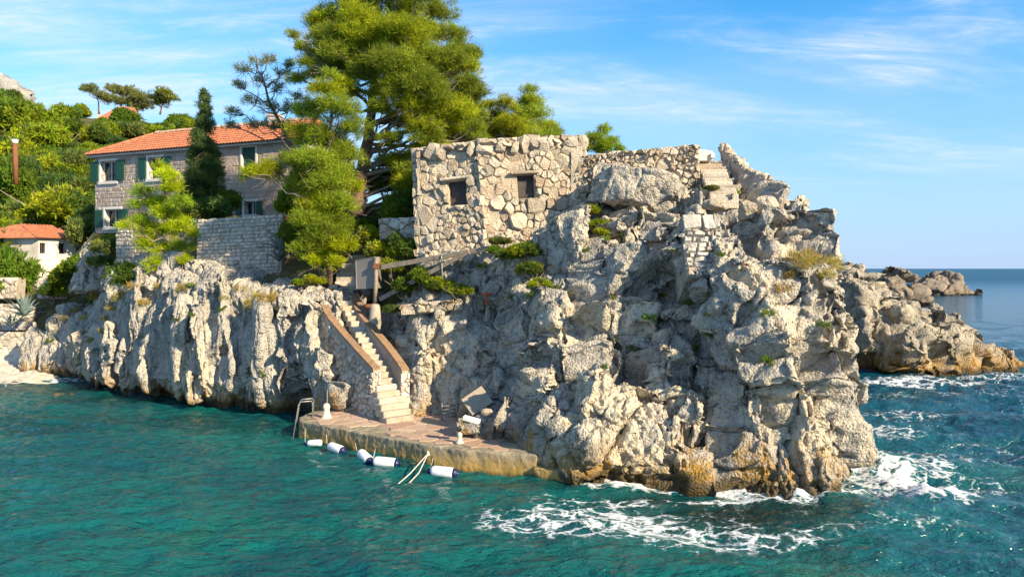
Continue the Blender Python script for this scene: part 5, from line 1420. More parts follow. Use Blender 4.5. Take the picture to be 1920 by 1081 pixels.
# hip roof
OV = .4; e_l = HA + up * HHt - rt * OV + out * OV; A_len = HWd + 2 * OV; halfd = DEP / 2 + OV; rise = 1.75
sl_len = math.hypot(halfd, rise); ups = (-out * halfd + up * rise).normalized()
hipn = halfd * 1.05
rf = MB(); er = e_l + rt * A_len; ebl, ebr = e_l - out * 2 * halfd, er - out * 2 * halfd
r0, r1 = e_l + rt * hipn - out * halfd + up * rise, er - rt * 1.0 - out * halfd + up * rise
rf.add([e_l, er, ebr, ebl, r0, r1], [(0, 1, 5, 4), (1, 2, 5), (2, 3, 4, 5), (3, 0, 4), (0, 3, 2, 1)])
rof = obj('roof', rf.mesh(), M['tile'], hs)
roof_tiles([(e_l, rt, ups, A_len, sl_len, lambda a, b: b < sl_len * min(1, a / hipn) - .05 and b < sl_len * min(1, (A_len - a) / 1.0)),
            (ebl, out, (rt * hipn + up * rise).normalized(), 2 * halfd, math.hypot(hipn, rise), lambda a, b: b / math.hypot(hipn, rise) < 1 - abs(a - halfd) / halfd)], 'tiles', rof)
obj('eaves_board', fbox(MB(), frH, -OV + .1, HWd + OV - .1, HHt - .14, HHt - .03, .02, OV - .03).mesh(), M['house_mortar'], hs)
def half_tile(p0, d, L, r):
    mb = MB(); s_ = d.cross(up).normalized(); n_ = s_.cross(d)
    vs = []
    for f_ in (0, 1):
        for k in range(6):
            w = math.pi * k / 5; vs.append(p0 + d * (L * f_) + s_ * (r * (1.1 - .2 * f_) * math.cos(w)) + n_ * (r * math.sin(w)))
    mb.add(vs, [(k, k + 1, 7 + k, 6 + k) for k in range(5)]); return mb.mesh()
d_ = (r1 - r0).normalized(); nl = int((r1 - r0).length / .5)
M['ridge'] = plain('pale_ridge_tile', (0.62, 0.40, 0.26), (0.50, 0.27, 0.16), .9, 5)
for k in range(nl): obj('ridge_tile', half_tile(r0 + d_ * k * .5 + up * .02 + up * rs.uniform(0, .03), d_, .44, .17), M['ridge'], rof)
d_ = (r0 - e_l); L_ = d_.length; d_.normalize()
for k in range(int(L_ / .5)): obj('hip_tile', half_tile(e_l + d_ * k * .5 + up * .03, d_, .52, .15), M['tile'], rof)
ch = V3(P(516, 232, 47.5)); obj('chimney', MB().box(ch + Vector((0, 0, -.5)), (.7, .7, 1.9), None, .02).box(ch + Vector((0, 0, .5)), (.9, .9, .16), None, .02).mesh(), M['house_mortar'], hs)
# small red box at the end of the terrace wall
tilted_box('red_box', 'small red box beside the top of the terrace wall', 'box', 541, 411, 34.2, (.36, .3, .28), (0, 0, 10), M['redbox'])

# small outbuilding on the left
sh_ = thing('outbuilding', 'low whitewashed outbuilding with red tiled roof at the far left', 'house', P(90, 535, 51))
SA, SB_ = V3(P(72, 545, 50.5)), V3(P(142, 545, 52.5)); SA.z = SB_.z = 3.6
r2 = (SB_ - SA).normalized(); o2 = r2.cross(up); frO = (SA, r2, up, o2); WO = (SB_ - SA).length; HO = P(72, 446, 50.5)[2] - 3.6
hol = []
for (u0, v0, u1, v1) in ((74, 455, 84, 475), (110, 456, 121, 476)):
    a0, b1 = on_wall(frO, u0, v0); a1, b0 = on_wall(frO, u1, v1); hol.append((a0, a1, b0, b1))
obj('wall', holed_wall(frO, WO, HO, hol, .4), M['white_render'], sh_)
lay_stones(sh_, 'wall_stone', rubble_cells(rs, 0, WO, 0, HO, .45, 1.3), lambda a, b: (SA + r2 * a + up * b, r2, up, o2), M['pale_stone'], .06, rs, .012, limit=0, rough=.25, ok=lambda c: not any(c[0] < h[1] + .05 and c[1] > h[0] - .05 and c[2] < h[3] + .05 and c[3] > h[2] - .05 for h in hol))
l2 = -r2 * 0 - o2 * 5.0
obj('side_wall', MB().add([SA, SA + l2 - r2 * 2.2, SA + l2 - r2 * 2.2 + up * HO, SA + up * HO], [(0, 1, 2, 3)]).add([SB_, SB_ + l2, SB_ + l2 + up * HO, SB_ + up * HO], [(0, 1, 2, 3)]).mesh(), M['white_render'], sh_)
for (a0, a1, b0, b1) in hol:
    w_ = obj('window', fbox(fbox(MB(), frO, a0 - .06, a0, b0, b1, -.1, .03), frO, a1, a1 + .06, b0, b1, -.1, .03).mesh(), M['white_render'], sh_)
    obj('pane', fbox(MB(), frO, a0, a1, b0, b1, -.2, -.16).mesh(), M['pane'], w_)
    obj('bar', fbox(MB(), frO, (a0 + a1) / 2 - .02, (a0 + a1) / 2 + .02, b0, b1, -.15, -.12).mesh(), M['darkwood'], w_)
g0 = SA + up * HO - r2 * .3 + o2 * .35; g1 = SB_ + up * HO + r2 * .4 + o2 * .35
g2 = g1 - o2 * 5.6; g3 = g0 - o2 * 5.6 - r2 * 2.6
rA, rB = g0 - o2 * 2.6 - r2 * .2 + up * 1.0, g1 - o2 * 2.6 - r2 * 1.2 + up * 1.0
rfo = obj('roof', MB().add([g0, g1, g2, g3, rA, rB], [(0, 1, 5, 4), (1, 2, 5), (2, 3, 4, 5), (3, 0, 4), (0, 3, 2, 1)]).mesh(), M['tile'], sh_)
us2 = (rA - g0); us2 = (us2 - r2 * us2.dot(r2)); BL2 = us2.length; us2.normalize(); A2 = (g1 - g0).length
roof_tiles([(g0, r2, us2, A2, BL2, lambda a, b: a < A2 - 1.2 * b / BL2 + .1)], 'tiles', rfo)
# roof just cut by the left edge
rf3 = thing('neighbour_house', 'orange tiled roof just showing at the left picture edge', 'house', P(-30, 450, 56))
q0 = [V3(P(-120, 470, 55)), V3(P(8, 452, 55.5)), V3(P(-10, 438, 58)), V3(P(-120, 440, 58))]
obj('roof', MB().add(q0 + [q + Vector((0, 0, -.12)) for q in q0], [(0, 1, 2, 3), (7, 6, 5, 4), (0, 4, 5, 1), (1, 5, 6, 2), (2, 6, 7, 3), (3, 7, 4, 0)]).mesh(), M['tile'], rf3)
obj('wall', MB().box(V3(P(-60, 500, 56.5)), (4.2, 1.6, 3.0)).mesh(), M['white_render'], rf3)
# distant roof on the ridge
rh = thing('ridge_house', 'dark red roof peeping over the hilltop trees', 'house', P(225, 222, 108))
q0 = [V3(P(184, 220, 103)), V3(P(264, 222, 103)), V3(P(252, 202, 106)), V3(P(224, 199, 106))]
obj('roof', MB().add(q0 + [q + Vector((0, 0, -.3)) for q in q0], [(0, 1, 2, 3), (7, 6, 5, 4), (0, 4, 5, 1), (1, 5, 6, 2), (2, 6, 7, 3), (3, 7, 4, 0)]).mesh(), M['tile'], rh)
obj('wall', MB().box(V3(P(222, 228, 105)), (5, 2, 1.6)).mesh(), M['white_render'], rh)
# rusty flue
fu = thing('flue_pipe', 'rusty flue pipe with pale cap rising from the scrub at the left', 'flue', P(29, 330, 60))
f0, f1 = V3(P(30, 345, 60)), V3(P(28, 268, 60))
obj('pipe', MB().tube([f0, f1], .19, 12).mesh(), M['rust'], fu, smooth=True)
obj('cap', MB().tube([f1 - Vector((0, 0, .05)), f1 + Vector((0, 0, .28))], .24, 12).mesh(), M['window_trim'], fu, smooth=True)
# ------------------------------------------------------------------ vegetation
class Leaves:
    def __init__(s, seed): s.r = np.random.default_rng(seed); s.v = []; s.c = []
    def tufts(s, cen, rad, n_tuft, n_leaf, L, W, col, spread=0.22, up=0.35, shell=0.55, jit=0.16, flat=0.75):
        """needle or leaf sprays: tufts over the shell of an ellipsoid, blades radiating from each"""
        r = s.r
        d = r.normal(size=(n_tuft, 3)); d /= np.linalg.norm(d, axis=1)[:, None]
        d[:, 2] = np.where(d[:, 2] < -0.3, d[:, 2] * 0.4, d[:, 2])
        rr = (shell + (1 - shell) * r.random((n_tuft, 1))) * r.uniform(.75, 1.12, (n_tuft, 1))
        tc = np.asarray(cen) + d * rr * np.asarray(rad)
        out = d * np.array([1, 1, flat]) + np.array([0, 0, up])
        tcol = np.asarray(col) * (1 + r.normal(0, jit, (n_tuft, 1))) * (1 + r.normal(0, jit * .35, (n_tuft, 3)))
        c = np.repeat(tc, n_leaf, 0); o = np.repeat(out, n_leaf, 0); k = len(c)
        dr = o * 0.75 + r.normal(size=(k, 3)) * 0.62; dr /= np.linalg.norm(dr, axis=1)[:, None]
        b = c + r.normal(size=(k, 3)) * spread * 0.5 * np.mean(rad) ** .3
        ln = L * r.uniform(.6, 1.25, (k, 1)); wd = W * r.uniform(.7, 1.3, (k, 1))
        sd_ = np.cross(dr, r.normal(size=(k, 3))); sd_ /= np.linalg.norm(sd_, axis=1)[:, None] + 1e-9
        tri = np.stack([b - sd_ * wd * .5, b + sd_ * wd * .5, b + dr * ln], 1)
        s.v.append(tri.reshape(-1, 3)); s.c.append(np.repeat(np.repeat(tcol, n_leaf, 0) * (1 + r.normal(0, .10, (k, 1))), 3, 0))
    def mesh(s, name='crown', origin=(0, 0, 0)):
        v = (np.concatenate(s.v) - np.asarray(origin)).astype(np.float32); c = np.clip(np.concatenate(s.c), .002, 1).astype(np.float32)
        n = len(v) // 3
        me = bpy.data.meshes.new(name)
        me.vertices.add(len(v)); me.vertices.foreach_set('co', v.ravel())
        me.loops.add(len(v)); me.loops.foreach_set('vertex_index', np.arange(len(v), dtype=np.int32))
        me.polygons.add(n); me.polygons.foreach_set('loop_start', np.arange(0, 3 * n, 3, dtype=np.int32))
        me.polygons.foreach_set('loop_total', np.full(n, 3, np.int32)) if False else None
        at = me.attributes.new('Col', 'FLOAT_COLOR', 'POINT')
        at.data.foreach_set('color', np.column_stack([c, np.ones(len(c), np.float32)]).ravel())
        me.update(); me.validate()
        me.materials.append(M['leaf'])
        return me
def curve(p0, p1, sag, r, n=6, wig=.05):
    p0, p1 = np.asarray(p0, float), np.asarray(p1, float); L = np.linalg.norm(p1 - p0)
    return [p0 + (p1 - p0) * f + np.array([0, 0, -sag * math.sin(math.pi * f)]) + (r.normal(0, wig * L, 3) if 0 < f < 1 else 0) for f in np.linspace(0, 1, n)]
def tree(name, lab, D, trunk, clumps, col, L, W, dens, seed, depth=1.0, group=None, r0=.3, r1=.08, cat='tree', bare=0, up=.35, col2=None, flat=.8, branch_r=.045, stand=True, grow=1.0):
    r = np.random.default_rng(seed)
    tp = [P(u, v, D + (dd[0] if dd else 0)) for (u, v, *dd) in trunk]
    t = thing(name, lab, cat, tp[0], group)
    fine = []
    for i in range(len(tp) - 1):
        for f in (0, .5): fine.append(tp[i] * (1 - f) + tp[i + 1] * f + (r.normal(0, .03, 3) if i + f > 0 else 0))
    fine.append(tp[-1]); n = len(fine)
    if stand: fine[0] = fine[0] - np.array([0, 0, .5])
    obj('trunk', MB().tube(fine, [r0 + (r1 - r0) * (i / (n - 1)) ** .8 for i in range(n)], 10).mesh(), M['bark'], t, smooth=True)
    lv = Leaves(seed + 1); br = MB(); fa = np.array(fine)
    for (u, v, rp, *dd) in clumps:
        s = D / F; off = dd[0] if dd else r.uniform(-1, 1) * depth
        R_ = rp * s * grow; c = P(u, v, D + off)
        cc = np.asarray(col) if col2 is None or r.random() < .6 else np.asarray(col2)
        cc = cc * r.uniform(.82, 1.2)
        m = int(dens * (R_ ** 2))
        nb = int(max(6, min(15, 6 + R_ * 8)))
        for _ in range(nb):
            d = r.normal(size=3); d /= np.linalg.norm(d); d[2] = abs(d[2]) * .9 - .25 if r.random() < .75 else d[2]
            sr = R_ * r.uniform(.40, .60)
            lv.tufts(c + d * np.array([1, 1, flat]) * R_ * r.uniform(.35, .78), (sr, sr, sr * .8), max(int(m / nb * 1.6), 4), 16, L, W, cc * r.uniform(.85, 1.15), up=up)
        below = fa[fa[:, 2] < c[2] - .25 * np.hypot(c[0] - fa[:, 0], c[1] - fa[:, 1])]
        src = below if len(below) else fa[:2]
        k = int(np.argmin(np.linalg.norm(src - c, axis=1)))
        bl_ = np.linalg.norm(c - src[k])
        br.tube(curve(src[k], c, .1 * bl_ * r.uniform(-.5, 1), r), np.linspace(min(branch_r * (.6 + .25 * bl_), .16), .015, 6), 6, False)
        for _ in range(3 + bare):
            e = c + r.normal(0, 1, 3) * R_ * .7
            br.tube(curve(c - (c - src[k]) * .2, e, 0, r, 4), np.linspace(.025, .008, 4), 4, False)
    obj('branches', br.mesh(), M['twig'], t, smooth=True)
    obj('crown', lv.mesh(), None, t)
    return t
PINE = (.125, .150, .022); PINE2 = (.175, .195, .020); DKP = (.060, .090, .020); YEL = (.185, .225, .020); YEL2 = (.125, .175, .024)

# the big pine
big = [(640,30,46),(700,5,46),(755,15,44),(612,72,38),(662,85,48),(722,70,52),(782,62,44),(600,108,30),(640,130,36),(692,128,44),(748,122,48),(802,112,44),(846,66,30),(868,100,36),(832,142,44),(882,132,28),(792,162,42),(850,182,42),(892,172,22),(738,166,38),(882,212,28),(836,214,36),
       (782,205,34),(655,172,26),(868,242,28),(598,42,26),(820,30,34),(740,-40,60),(660,-30,56),(800,-20,44),(800,258,30),(760,232,26),(846,262,26),(724,200,26),(745,300,22),(800,300,20),(590,140,20),(560,90,14),(548,66,10),(572,118,14),(700,60,40,-2.2),(780,110,40,-2.4),(660,40,40,-2),(830,110,36,-2),(850,210,34,-1.8),(770,195,32,-2.2),(745,175,26,-2.5),(885,262,26),(850,290,26),(812,300,28),(770,320,28,-1),(725,330,22,1),(640,100,34,-2),(610,70,26,-1.8),(760,60,40,-2.6),(880,160,24,-1),(825,180,30,-2.4),(560,150,18),(800,240,26,-2),(895,240,16),(735,262,20,-1.5),(780,285,26,-1),(830,290,26,-.5),(760,345,26,-1.2),(800,330,24),(715,300,16,1.5),(735,225,14,1)]
tree('pine_tree', 'huge umbrella pine towering over the house and bunker', 34.5, [(668, 392), (674, 350), (682, 310), (690, 262), (698, 205), (704, 150), (702, 90), (700, 20)], big, PINE, .24, .024, 200, 1, 2.6, r0=.42, r1=.10, col2=PINE2, flat=.8, branch_r=.06, grow=1.16)
# yellow green pine in front of it
fp = [(612,172,26),(642,158,22),(590,208,34),(640,208,32),(664,240,26),(570,250,28),(622,258,38),(655,292,32),(592,300,36),(548,305,32),(505,322,26),(470,326,18),(560,345,28),(622,340,40),(655,350,24),(598,385,38),(640,385,34),(578,415,26),(604,438,40),(646,428,32),(570,462,20),(612,472,28),(648,462,24),(590,490,16),(630,490,14),(620,140,14)]
tree('pine_tree', 'bright yellow green pine in front of the huge pine trunk', 31.6, [(618, 515), (618, 450), (614, 380), (618, 300), (620, 230), (622, 165)], fp, YEL2, .22, .023, 210, 20, 1.1, r0=.14, r1=.04, col2=YEL, flat=.85, grow=1.22)
# blue grey pine behind the house roof
bp_ = [(455,130,20),(480,118,18),(505,112,16),(530,135,18),(450,160,14),(490,150,20),(520,165,18),(545,120,12),(470,190,20),(505,200,24),(540,205,22),(440,210,18),(470,232,20),(510,236,22),(545,240,20),(430,235,16),(560,180,16)]
tree('pine_tree', 'sparse grey green pine with bare twigs above the house roof', 39.0, [(560, 330), (548, 280), (530, 240), (505, 190), (490, 140)], bp_, (.085, .110, .050), .18, .024, 95, 40, 1.2, r0=.16, r1=.04, bare=5, col2=(.12, .135, .05), stand=False)
# dark cypress
cy = [(382,176,8),(383,193,11),(380,216,14),(386,239,17),(376,262,19),(390,290,22),(372,306,24),(394,325,26),(374,340,27),(382,182,9),(382,205,13),(384,228,15),(380,250,18),(388,272,20),(374,290,22),(392,305,24),(370,322,26),(390,338,28),(366,350,26),(396,362,28),(378,380,30),(408,385,24),(352,375,20)]
tree('cypress_tree', 'dark narrow cypress standing before the house front', 41.0, [(382, 420), (382, 330), (382, 240), (382, 172)], cy, (.050, .080, .030), .24, .034, 200, 60, .5, r0=.14, r1=.03, col2=(.06, .085, .025), up=.7, flat=1.2, grow=1.0)
# sunny pine on the left cliff
lp = [(300,312,14),(312,330,20),(322,352,22),(268,362,18),(290,378,22),(335,380,20),(250,385,14),(310,400,24),(262,418,22),(236,425,14),(292,432,26),(335,425,26),(368,440,14),(270,455,22),(310,465,24),(345,462,20),(378,462,10),(290,495,18),(325,495,18),(300,515,12),(345,490,14)]
tree('pine_tree', 'small sunlit pine leaning over the left cliff edge', 35.8, [(322, 525), (325, 480), (318, 430), (312, 370), (304, 318)], lp, YEL, .20, .022, 190, 80, .8, r0=.10, r1=.03, col2=YEL2, bare=2, grow=1.2)
# trees behind the bunker
rb = [(868,250,36),(890,225,24),(850,230,20),(960,235,26),(905,255,32),(845,262,26),(930,222,24),(945,195,18),(940,250,32),(975,262,30),(915,200,14)]
tree('pine_tree', 'rounded green pine behind the left end of the bunker', 37.0, [(910, 330), (912, 280), (925, 210)], rb, PINE2, .22, .023, 190, 100, 1.0, r0=.13, r1=.04, col2=PINE, grow=1.25)
rb2 = [(990,172,14),(1000,192,18),(975,250,28),(1030,265,22),(988,195,20),(1004,215,24),(980,225,24),(1022,238,22),(995,250,28),(1035,248,16),(1010,268,26),(965,205,12)]
tree('pine_tree', 'pointed green pine behind the middle of the bunker', 38.0, [(996, 330), (994, 250), (990, 170)], rb2, PINE, .22, .023, 190, 120, 1.0, r0=.13, r1=.03, col2=PINE2, grow=1.25)
rb3 = [(1128,244,17),(1112,258,18),(1142,270,22),(1102,275,20),(1122,278,24),(1160,280,14),(1090,265,12)]
tree('pine_tree', 'small bright pine behind the rubble wall right of the bunker', 35.5, [(1126, 340), (1126, 290), (1128, 240)], rb3, (.125, .175, .018), .18, .028, 220, 140, .7, r0=.10, r1=.03, col2=YEL2)
# hilltop trees against the sky
tree('hilltop_tree', 'leaning bare stemmed tree at the left of the hilltop skyline', 108, [(186, 214), (185, 200), (183, 186)], [(170,170,17),(188,178,14),(160,166,10),(198,186,11)], (.10, .12, .045), .42, .08, 34, 160, 1, r0=.16, r1=.06, col2=(.10, .11, .04), stand=False)
tree('hilltop_tree', 'broad wind swept tree in the middle of the hilltop skyline', 109, [(222, 210), (226, 196), (232, 180)], [(212,168,17),(228,172,20),(246,176,22),(262,186,19),(208,186,16),(235,192,20),(274,197,14),(255,200,18)], (.105, .12, .04), .42, .08, 34, 170, 1.5, r0=.2, r1=.07, col2=(.11, .115, .04), stand=False)
tree('hilltop_tree', 'round crowned pine at the right of the hilltop skyline', 110, [(300, 215), (303, 200), (306, 188)], [(292,182,15),(306,176,18),(320,184,15),(304,192,17)], (.12, .145, .03), .42, .08, 34, 180, 1, r0=.15, r1=.06, stand=False)

# shrub kinds shared by many copies
def shrub_mesh(seed, col, L, W, n, sprawl=1.0, col2=None, tall=.8):
    lv = Leaves(seed); r = lv.r
    for k in range(9):
        a = r.uniform(0, 6.28); q = r.uniform(0, .62)
        c = (math.cos(a) * q * sprawl, math.sin(a) * q * sprawl, .42 * tall + r.uniform(0, .42) * tall * (1 - q))
        R_ = r.uniform(.28, .46)
        cc = np.asarray(col if (col2 is None or r.random() < .6) else col2) * r.uniform(.8, 1.2)
        lv.tufts(c, (R_, R_, R_ * .85), n, 14, L, W, cc, spread=.12, up=.4)
    return lv.mesh('foliage')
def stem_mesh(seed):
    r = np.random.default_rng(seed); mb = MB()
    for k in range(5):
        mb.tube(curve((0, 0, -.25), (r.normal() * .35, r.normal() * .35, .75), 0, r, 5), np.linspace(.035, .01, 5), 5, False)
    m = mb.mesh('stems'); m.materials.append(M['twig']); return m
GR = [(.060, .095, .014), (.105, .135, .016), (.045, .075, .016), (.150, .175, .018), (.085, .10, .03), (.035, .060, .018)]
SHR = [shrub_mesh(200 + i, GR[i], .13, .055, 75, col2=GR[(i + 1) % 6]) for i in range(6)]
STEM = [stem_mesh(300 + i) for i in range(2)]
def shrub(name, lab, group, loc, size, kind, r, tall=1.0, cat='shrub', stems=False):
    t = thing(name, lab, cat, loc, group); t.rotation_euler = (0, 0, r.uniform(0, 6.28)); t.scale = (size, size * r.uniform(.85, 1.15), size * tall)
    for nm, me in (('foliage', SHR[kind]),) + ((('stems', STEM[int(r.integers(2))]),) if stems else ()):
        o = bpy.data.objects.new(nm, me); COL.objects.link(o); o.parent = t
    return t
def land_at(u, v):
    h = rayhit(LAND_BVH, u, v); return None if h is None else np.array(h[0])
rv = np.random.default_rng(900)
# hillside cover
cnt = 0
for k in range(900):
    u, v = rv.uniform(-40, 600), rv.uniform(195, 470)
    q = land_at(u, v)
    if q is None or q[1] < 51.5 or cnt >= 240: continue
    D = q[1]
    if D < 58 and 40 < u < 165: continue
    size = rv.uniform(1.0, 2.1) * (0.75 + D / 120)
    kind = int(rv.choice(6, p=[.22, .24, .16, .16, .12, .10]))
    if abs(u - 225) < 50 and v < 238 and D < 112: size *= .45
    zone = 'near the rusty flue' if u < 75 and v > 250 else 'at the upper left of the slope' if u < 110 else 'just above the outbuilding roof' if u < 165 and v > 380 else 'below the hilltop trees' if v < 260 else 'on the slope left of the house' if u < 200 else 'behind the house roof'
    shrub('hillside_shrub', ['mid green', 'light green', 'dark green', 'yellow green', 'olive', 'blackish green'][kind] + ' shrub in the scrub ' + zone, 'scrub on the hillside', q + np.array([0, 0, -.15 * size]), size, kind, rv, rv.uniform(.8, 1.3)); cnt += 1
for (u, v, D, s, kd, tall, lab) in [(40, 300, 66, 4.2, 5, 1.3, 'big dark leafy tree on the slope beside the rusty flue'), (20, 220, 84, 5.0, 0, 1.1, 'tall dark green tree at the upper left edge of the hillside'), (85, 250, 80, 4.0, 1, 1.0, 'mid green tree below the skyline left of the hilltop trees'),
                            (110, 350, 62, 3.4, 3, 1.0, 'yellow green leafy tree between the flue and the house'), (125, 392, 60, 3.0, 2, 1.0, 'dark green tree just above the outbuilding roof'), (20, 420, 52, 3.0, 0, 1.4, 'leafy green tree hanging over the left corner above the outbuilding'), (10, 500, 48.5, 2.6, 5, 1.5, 'dark green tree at the left edge beside the outbuilding wall'),
                            (160, 425, 52, 1.8, 4, 1.8, 'spiky olive shrub at the left corner of the house'), (195, 440, 49, 1.6, 3, 1.1, 'light green shrub below the lower left house window')]:
    q = P(u, v, D); z = land_z(q[0], q[1])[0]
    t = shrub('leafy_tree', lab, 'large trees on the left slope', (q[0], q[1], max(z, q[2] - s * tall * .9) - .2), s, kd, rv, tall, 'tree', True)
# planted terraces and cliff-top shrubs: pixel, distance, size, kind, label
SH = [(120, 520, 45, 1.5, 1, 1.2, 'leafy shrub under the outbuilding windows'), (150, 500, 44, 1.3, 0, 1.1, 'green shrub left of the ruined wall'), (100, 545, 45, 1.2, 2, 1.0, 'dark shrub over the beach wall'),
      (245, 520, 37.5, 1.3, 2, 1.2, 'dark green bush hanging left of the small sunlit pine'), (190, 490, 40.3, .8, 4, 1.2, 'olive shrub on the broken stump of wall'), (215, 465, 41, 1.2, 4, 1.2, 'brownish shrub behind the broken wall stump'),
      (350, 520, 35.4, .9, 4, .9, 'olive bush at the foot of the terrace wall'), (395, 395, 40, 1.7, 4, 1.1, 'grey olive shrub at the foot of the cypress'), (430, 380, 41, 1.4, 5, 1.1, 'dark shrub against the rendered house wall'), (345, 400, 40, 1.6, 0, 1.1, 'green shrub between the two pines before the house'),
      (550, 440, 33.5, 1.1, 5, 1.3, 'dark creeper at the right end of the terrace wall'), (585, 525, 31.2, .7, 3, .8, 'bright low shrub on the ledge left of the stair head'), (560, 530, 31, .6, 1, .7, 'small green shrub by the tawny block'),
      (695, 445, 32.2, 1.15, 3, 1.0, 'yellow green shrub behind the grey cabinet'), (712, 470, 31, 1.0, 3, .9, 'bright yellow shrub just above the grey cabinet'), (735, 500, 30, .9, 1, .9, 'green shrub under the timber jib'), (755, 455, 31, 1.0, 4, 1.2, 'grey green shrub at the short jagged wall'),
      (770, 470, 30.3, .9, 2, 1.1, 'dark shrub left of the bunker foot'), (790, 520, 28.9, .9, 0, 1.0, 'deep green shrub below the crane strut'), (815, 535, 28.4, .8, 2, .9, 'dark green shrub at the end of the planted ledge'), (760, 535, 29, .9, 1, 1.0, 'green shrub on the ledge right of the mast'), (735, 580, 27.9, .55, 4, .9, 'pale green bush below the mast footing'),
      (745, 400, 33.5, 1.5, 5, 1.2, 'dark undergrowth right of the huge pine trunk'), (780, 385, 33.5, 1.5, 2, 1.3, 'dark bush between the huge pine and the bunker'), (775, 330, 35, 1.7, 0, 1.3, 'tall green bush behind the left bunker corner'), (820, 310, 35.5, 1.6, 1, 1.2, 'green bush rising behind the bunker top'), (720, 345, 35.5, 1.3, 2, 1.2, 'shaded bush beside the huge pine trunk'), (640, 400, 36, 1.6, 2, 1.3, 'shaded bush left of the huge pine trunk'), (700, 420, 33, .9, 5, .8, 'low dark plants at the foot of the huge pine'),
      (560, 380, 37, 1.7, 0, 1.3, 'green bush at the right corner of the house'), (590, 330, 38, 2.0, 2, 1.4, 'dark tree filling the gap right of the house'),
      (935, 452, 27.6, .6, 4, .8, 'dry grassy bush at the end of the timber jib'), (1015, 530, 24.6, .5, 3, .8, 'bright green plant under the pale leaning boulder'), (985, 470, 26, .8, 2, .8, 'dark green creeper left of the pale leaning boulder'), (1105, 395, 27.5, .6, 2, .8, 'dark plant in the cleft left of the large sunlit boulder'), (1130, 435, 25.8, .45, 3, .8, 'bright plant right of the pale leaning boulder'), (1335, 352, 26.6, .4, 4, .7, 'low plant beside the upper steps'), (955, 478, 26.6, .7, 1, .8, 'green plant just below the end of the jib'), (1000, 505, 25.4, .6, 2, 1.0, 'dark green plant trailing beside the leaning boulder foot'), (930, 470, 27.3, .5, 0, .8, 'green tussock hiding the tip of the jib'), (860, 545, 27.2, .6, 0, .9, 'small shrub right of the ledge wall'), (1120, 420, 26.4, .5, 0, .8, 'green plant in the gap above the rounded grey boulder')]
for (u, v, D, s, kd, tall, lab) in SH:
    h = rayhit(CLIFF_BVH, u, v)
    q = P(u, v, D)
    shrub('shrub', lab, None, q - np.array([0, 0, .45 * s * tall]), s, kd, rv, tall, 'shrub', True)

# small plants in the crevices of the cliff
TUF = []
for i in range(4):
    lv = Leaves(400 + i)
    lv.tufts((0, 0, .12), (.3, .3, .16), 26, 14, .13 if i < 2 else .24, .03 if i < 2 else .014, [(.085, .13, .02), (.05, .085, .022), (.20, .17, .05), (.24, .17, .06)][i], spread=.1, up=.8)
    TUF.append(lv.mesh('foliage'))
def tuft(u, v, s, kind, lab, grp):
    h = rayhit(CLIFF_BVH, u, v)
    if h is None: return
    o = bpy.data.objects.new('crevice_plant' if kind < 2 else 'grass_tuft', TUF[kind]); COL.objects.link(o)
    o.location = h[0] + h[1] * .02 - Vector((0, 0, .05)); o.rotation_euler = (rv.normal() * .2, rv.normal() * .2, rv.uniform(0, 6)); o.scale = (s, s, s)
    setp(o, lab, 'plant', grp, 'thing')
for (u, v, s) in [(1150,560,.8),(1215,600,.8),(1190,655,.9),(1245,640,.8),(1330,630,.8),(1325,590,.7),(1265,470,.7),(1200,410,.9),(1305,655,.9),(1150,640,.7),(1130,690,.8),(1350,480,.8),(1440,590,.7),(1545,610,.9),(1435,680,.8),(1165,440,.8),(1270,390,.8),(960,560,.8),(905,585,.8),(905,500,.9),(1040,540,.9),(1000,540,1.1),(995,555,.9),(1240,555,.7),(1290,570,.7),(1100,470,.7),(1135,450,.8),(1380,360,.5),(1320,350,.6),(1180,520,.6)]:
    tuft(u, v, s * rv.uniform(.6, 1.0), int(rv.integers(2)), 'small green plant rooted in a crevice of the right cliff face', 'plants in the right cliff')
for (u, v, s) in [(1490,490,1.2),(1510,500,1.2),(1535,495,1.1),(1560,500,1),(1480,520,.9),(1520,480,.9),(1470,545,.9),(1550,520,.9),(1240,330,.8),(1200,335,.8),(1160,345,.9),(1300,335,.7)]:
    tuft(u, v, s * rv.uniform(.7, 1.0), int(rv.integers(2, 4)), 'dry straw coloured grass tuft on top of the headland', 'dry grass on the headland')
for (u, v, s) in [(140,585,1.2),(160,600,1.1),(180,560,1.2),(120,600,1),(190,625,1.1),(170,640,.9),(200,600,1.2),(230,560,1.2),(250,540,1.2),(300,540,1.1),(450,545,1),(480,560,1.2),(500,565,1.2),(470,575,1.1),(520,560,1),(80,600,1),(270,570,1),(210,580,1),(345,545,1),(420,560,.8)]:
    tuft(u, v, s * rv.uniform(.7, 1.1), int(rv.integers(2, 4)), 'dry grass tuft on the ledges of the left cliff', 'dry grass on the left cliff')
for (u, v, s) in [(650,690,.6),(652,672,.6),(490,700,.6),(420,580,.7),(360,540,.9),(330,600,.6),(350,640,.5),(95,640,.9),(360,590,.6)]:
    tuft(u, v, s, int(rv.integers(2)), 'small green plant on the fluted left cliff', 'plants on the left cliff')

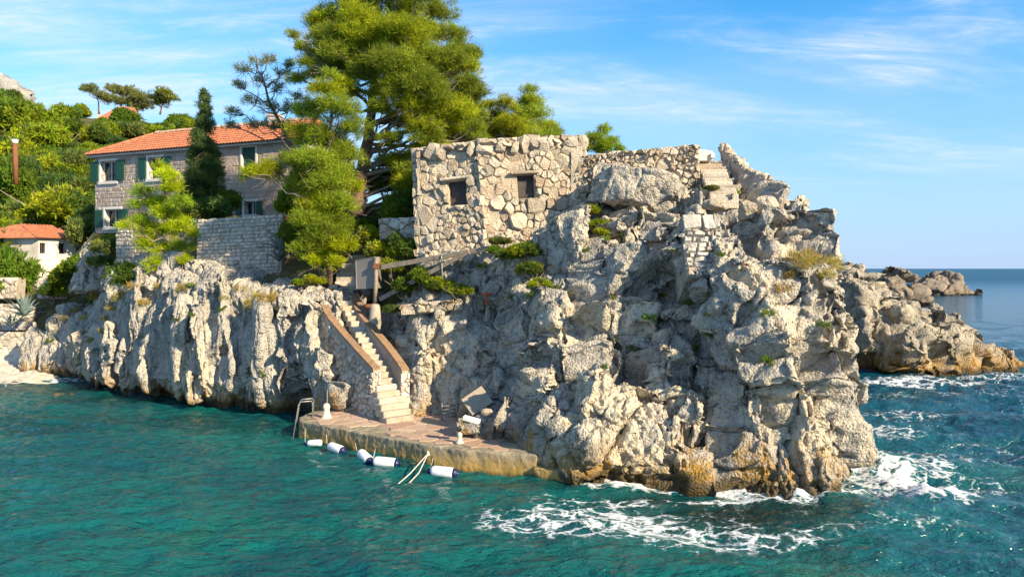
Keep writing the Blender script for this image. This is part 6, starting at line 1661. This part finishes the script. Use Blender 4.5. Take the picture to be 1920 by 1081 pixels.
# agaves
M['agave'] = plain('agave_leaf', (.16, .22, .20), (.11, .16, .15), .5, 5)
def agave(lab, u, v, D, s, seed, n=22):
    r = np.random.default_rng(seed); b = V3(P(u, v, D))
    t = thing('agave_plant', lab, 'plant', b)
    for k in range(n):
        a = k * 2.4 + r.uniform(-.2, .2); el = math.radians(r.uniform(20, 78)); L = s * r.uniform(.75, 1.1)
        h_ = Vector((math.cos(a), math.sin(a), 0)); sd_ = Vector((-math.sin(a), math.cos(a), 0)); vs = []
        for i, (f, w) in enumerate(((0, .05), (.25, .075), (.55, .065), (.82, .035), (1.0, .004))):
            p_ = b + h_ * (math.cos(el) * L * f + .1 * L * f * f) + Vector((0, 0, math.sin(el) * L * f - .22 * L * f * f * math.cos(el)))
            vs += [p_ - sd_ * w * s, p_ - Vector((0, 0, .02 * s)), p_ + sd_ * w * s]
        fs = [(i * 3 + j, i * 3 + j + 1, i * 3 + j + 4, i * 3 + j + 3) for i in range(4) for j in range(2)]
        me = bpy.data.meshes.new('leaf'); me.from_pydata([q[:] for q in vs], [], fs)
        obj('leaf', me, M['agave'], t, smooth=True)
agave('big blue grey agave beside the right end of the terrace wall', 530, 470, 33.2, 1.25, 1)
agave('dark agave drooping below the big agave', 522, 490, 33.0, .9, 4, 16)
agave('blue agave above the beach at the left edge', 45, 592, 43, 1.5, 2)
agave('small agave leaning over the beach beside the blue agave', 22, 610, 43, 1.0, 3, 14)

# scrub of the slope beyond the left picture edge
lv = Leaves(5000)
for k in range(420):
    x, y = lv.r.uniform(-84, -36), lv.r.uniform(47, 128)
    if x > -.72 * y - 1: continue
    z = land_z(x, y)[0]
    if z < 3: continue
    R_ = lv.r.uniform(1.0, 2.2)
    lv.tufts((x, y, z + R_ * .45), (R_, R_, R_ * .8), 34, 12, .42, .16, np.array(GR[int(lv.r.integers(6))]) * lv.r.uniform(.8, 1.2), spread=.3, up=.4)
setp(obj('scrub', lv.mesh('foliage'), None), 'dense green scrub carrying on along the slope past the left edge', 'scrub', kind='stuff')
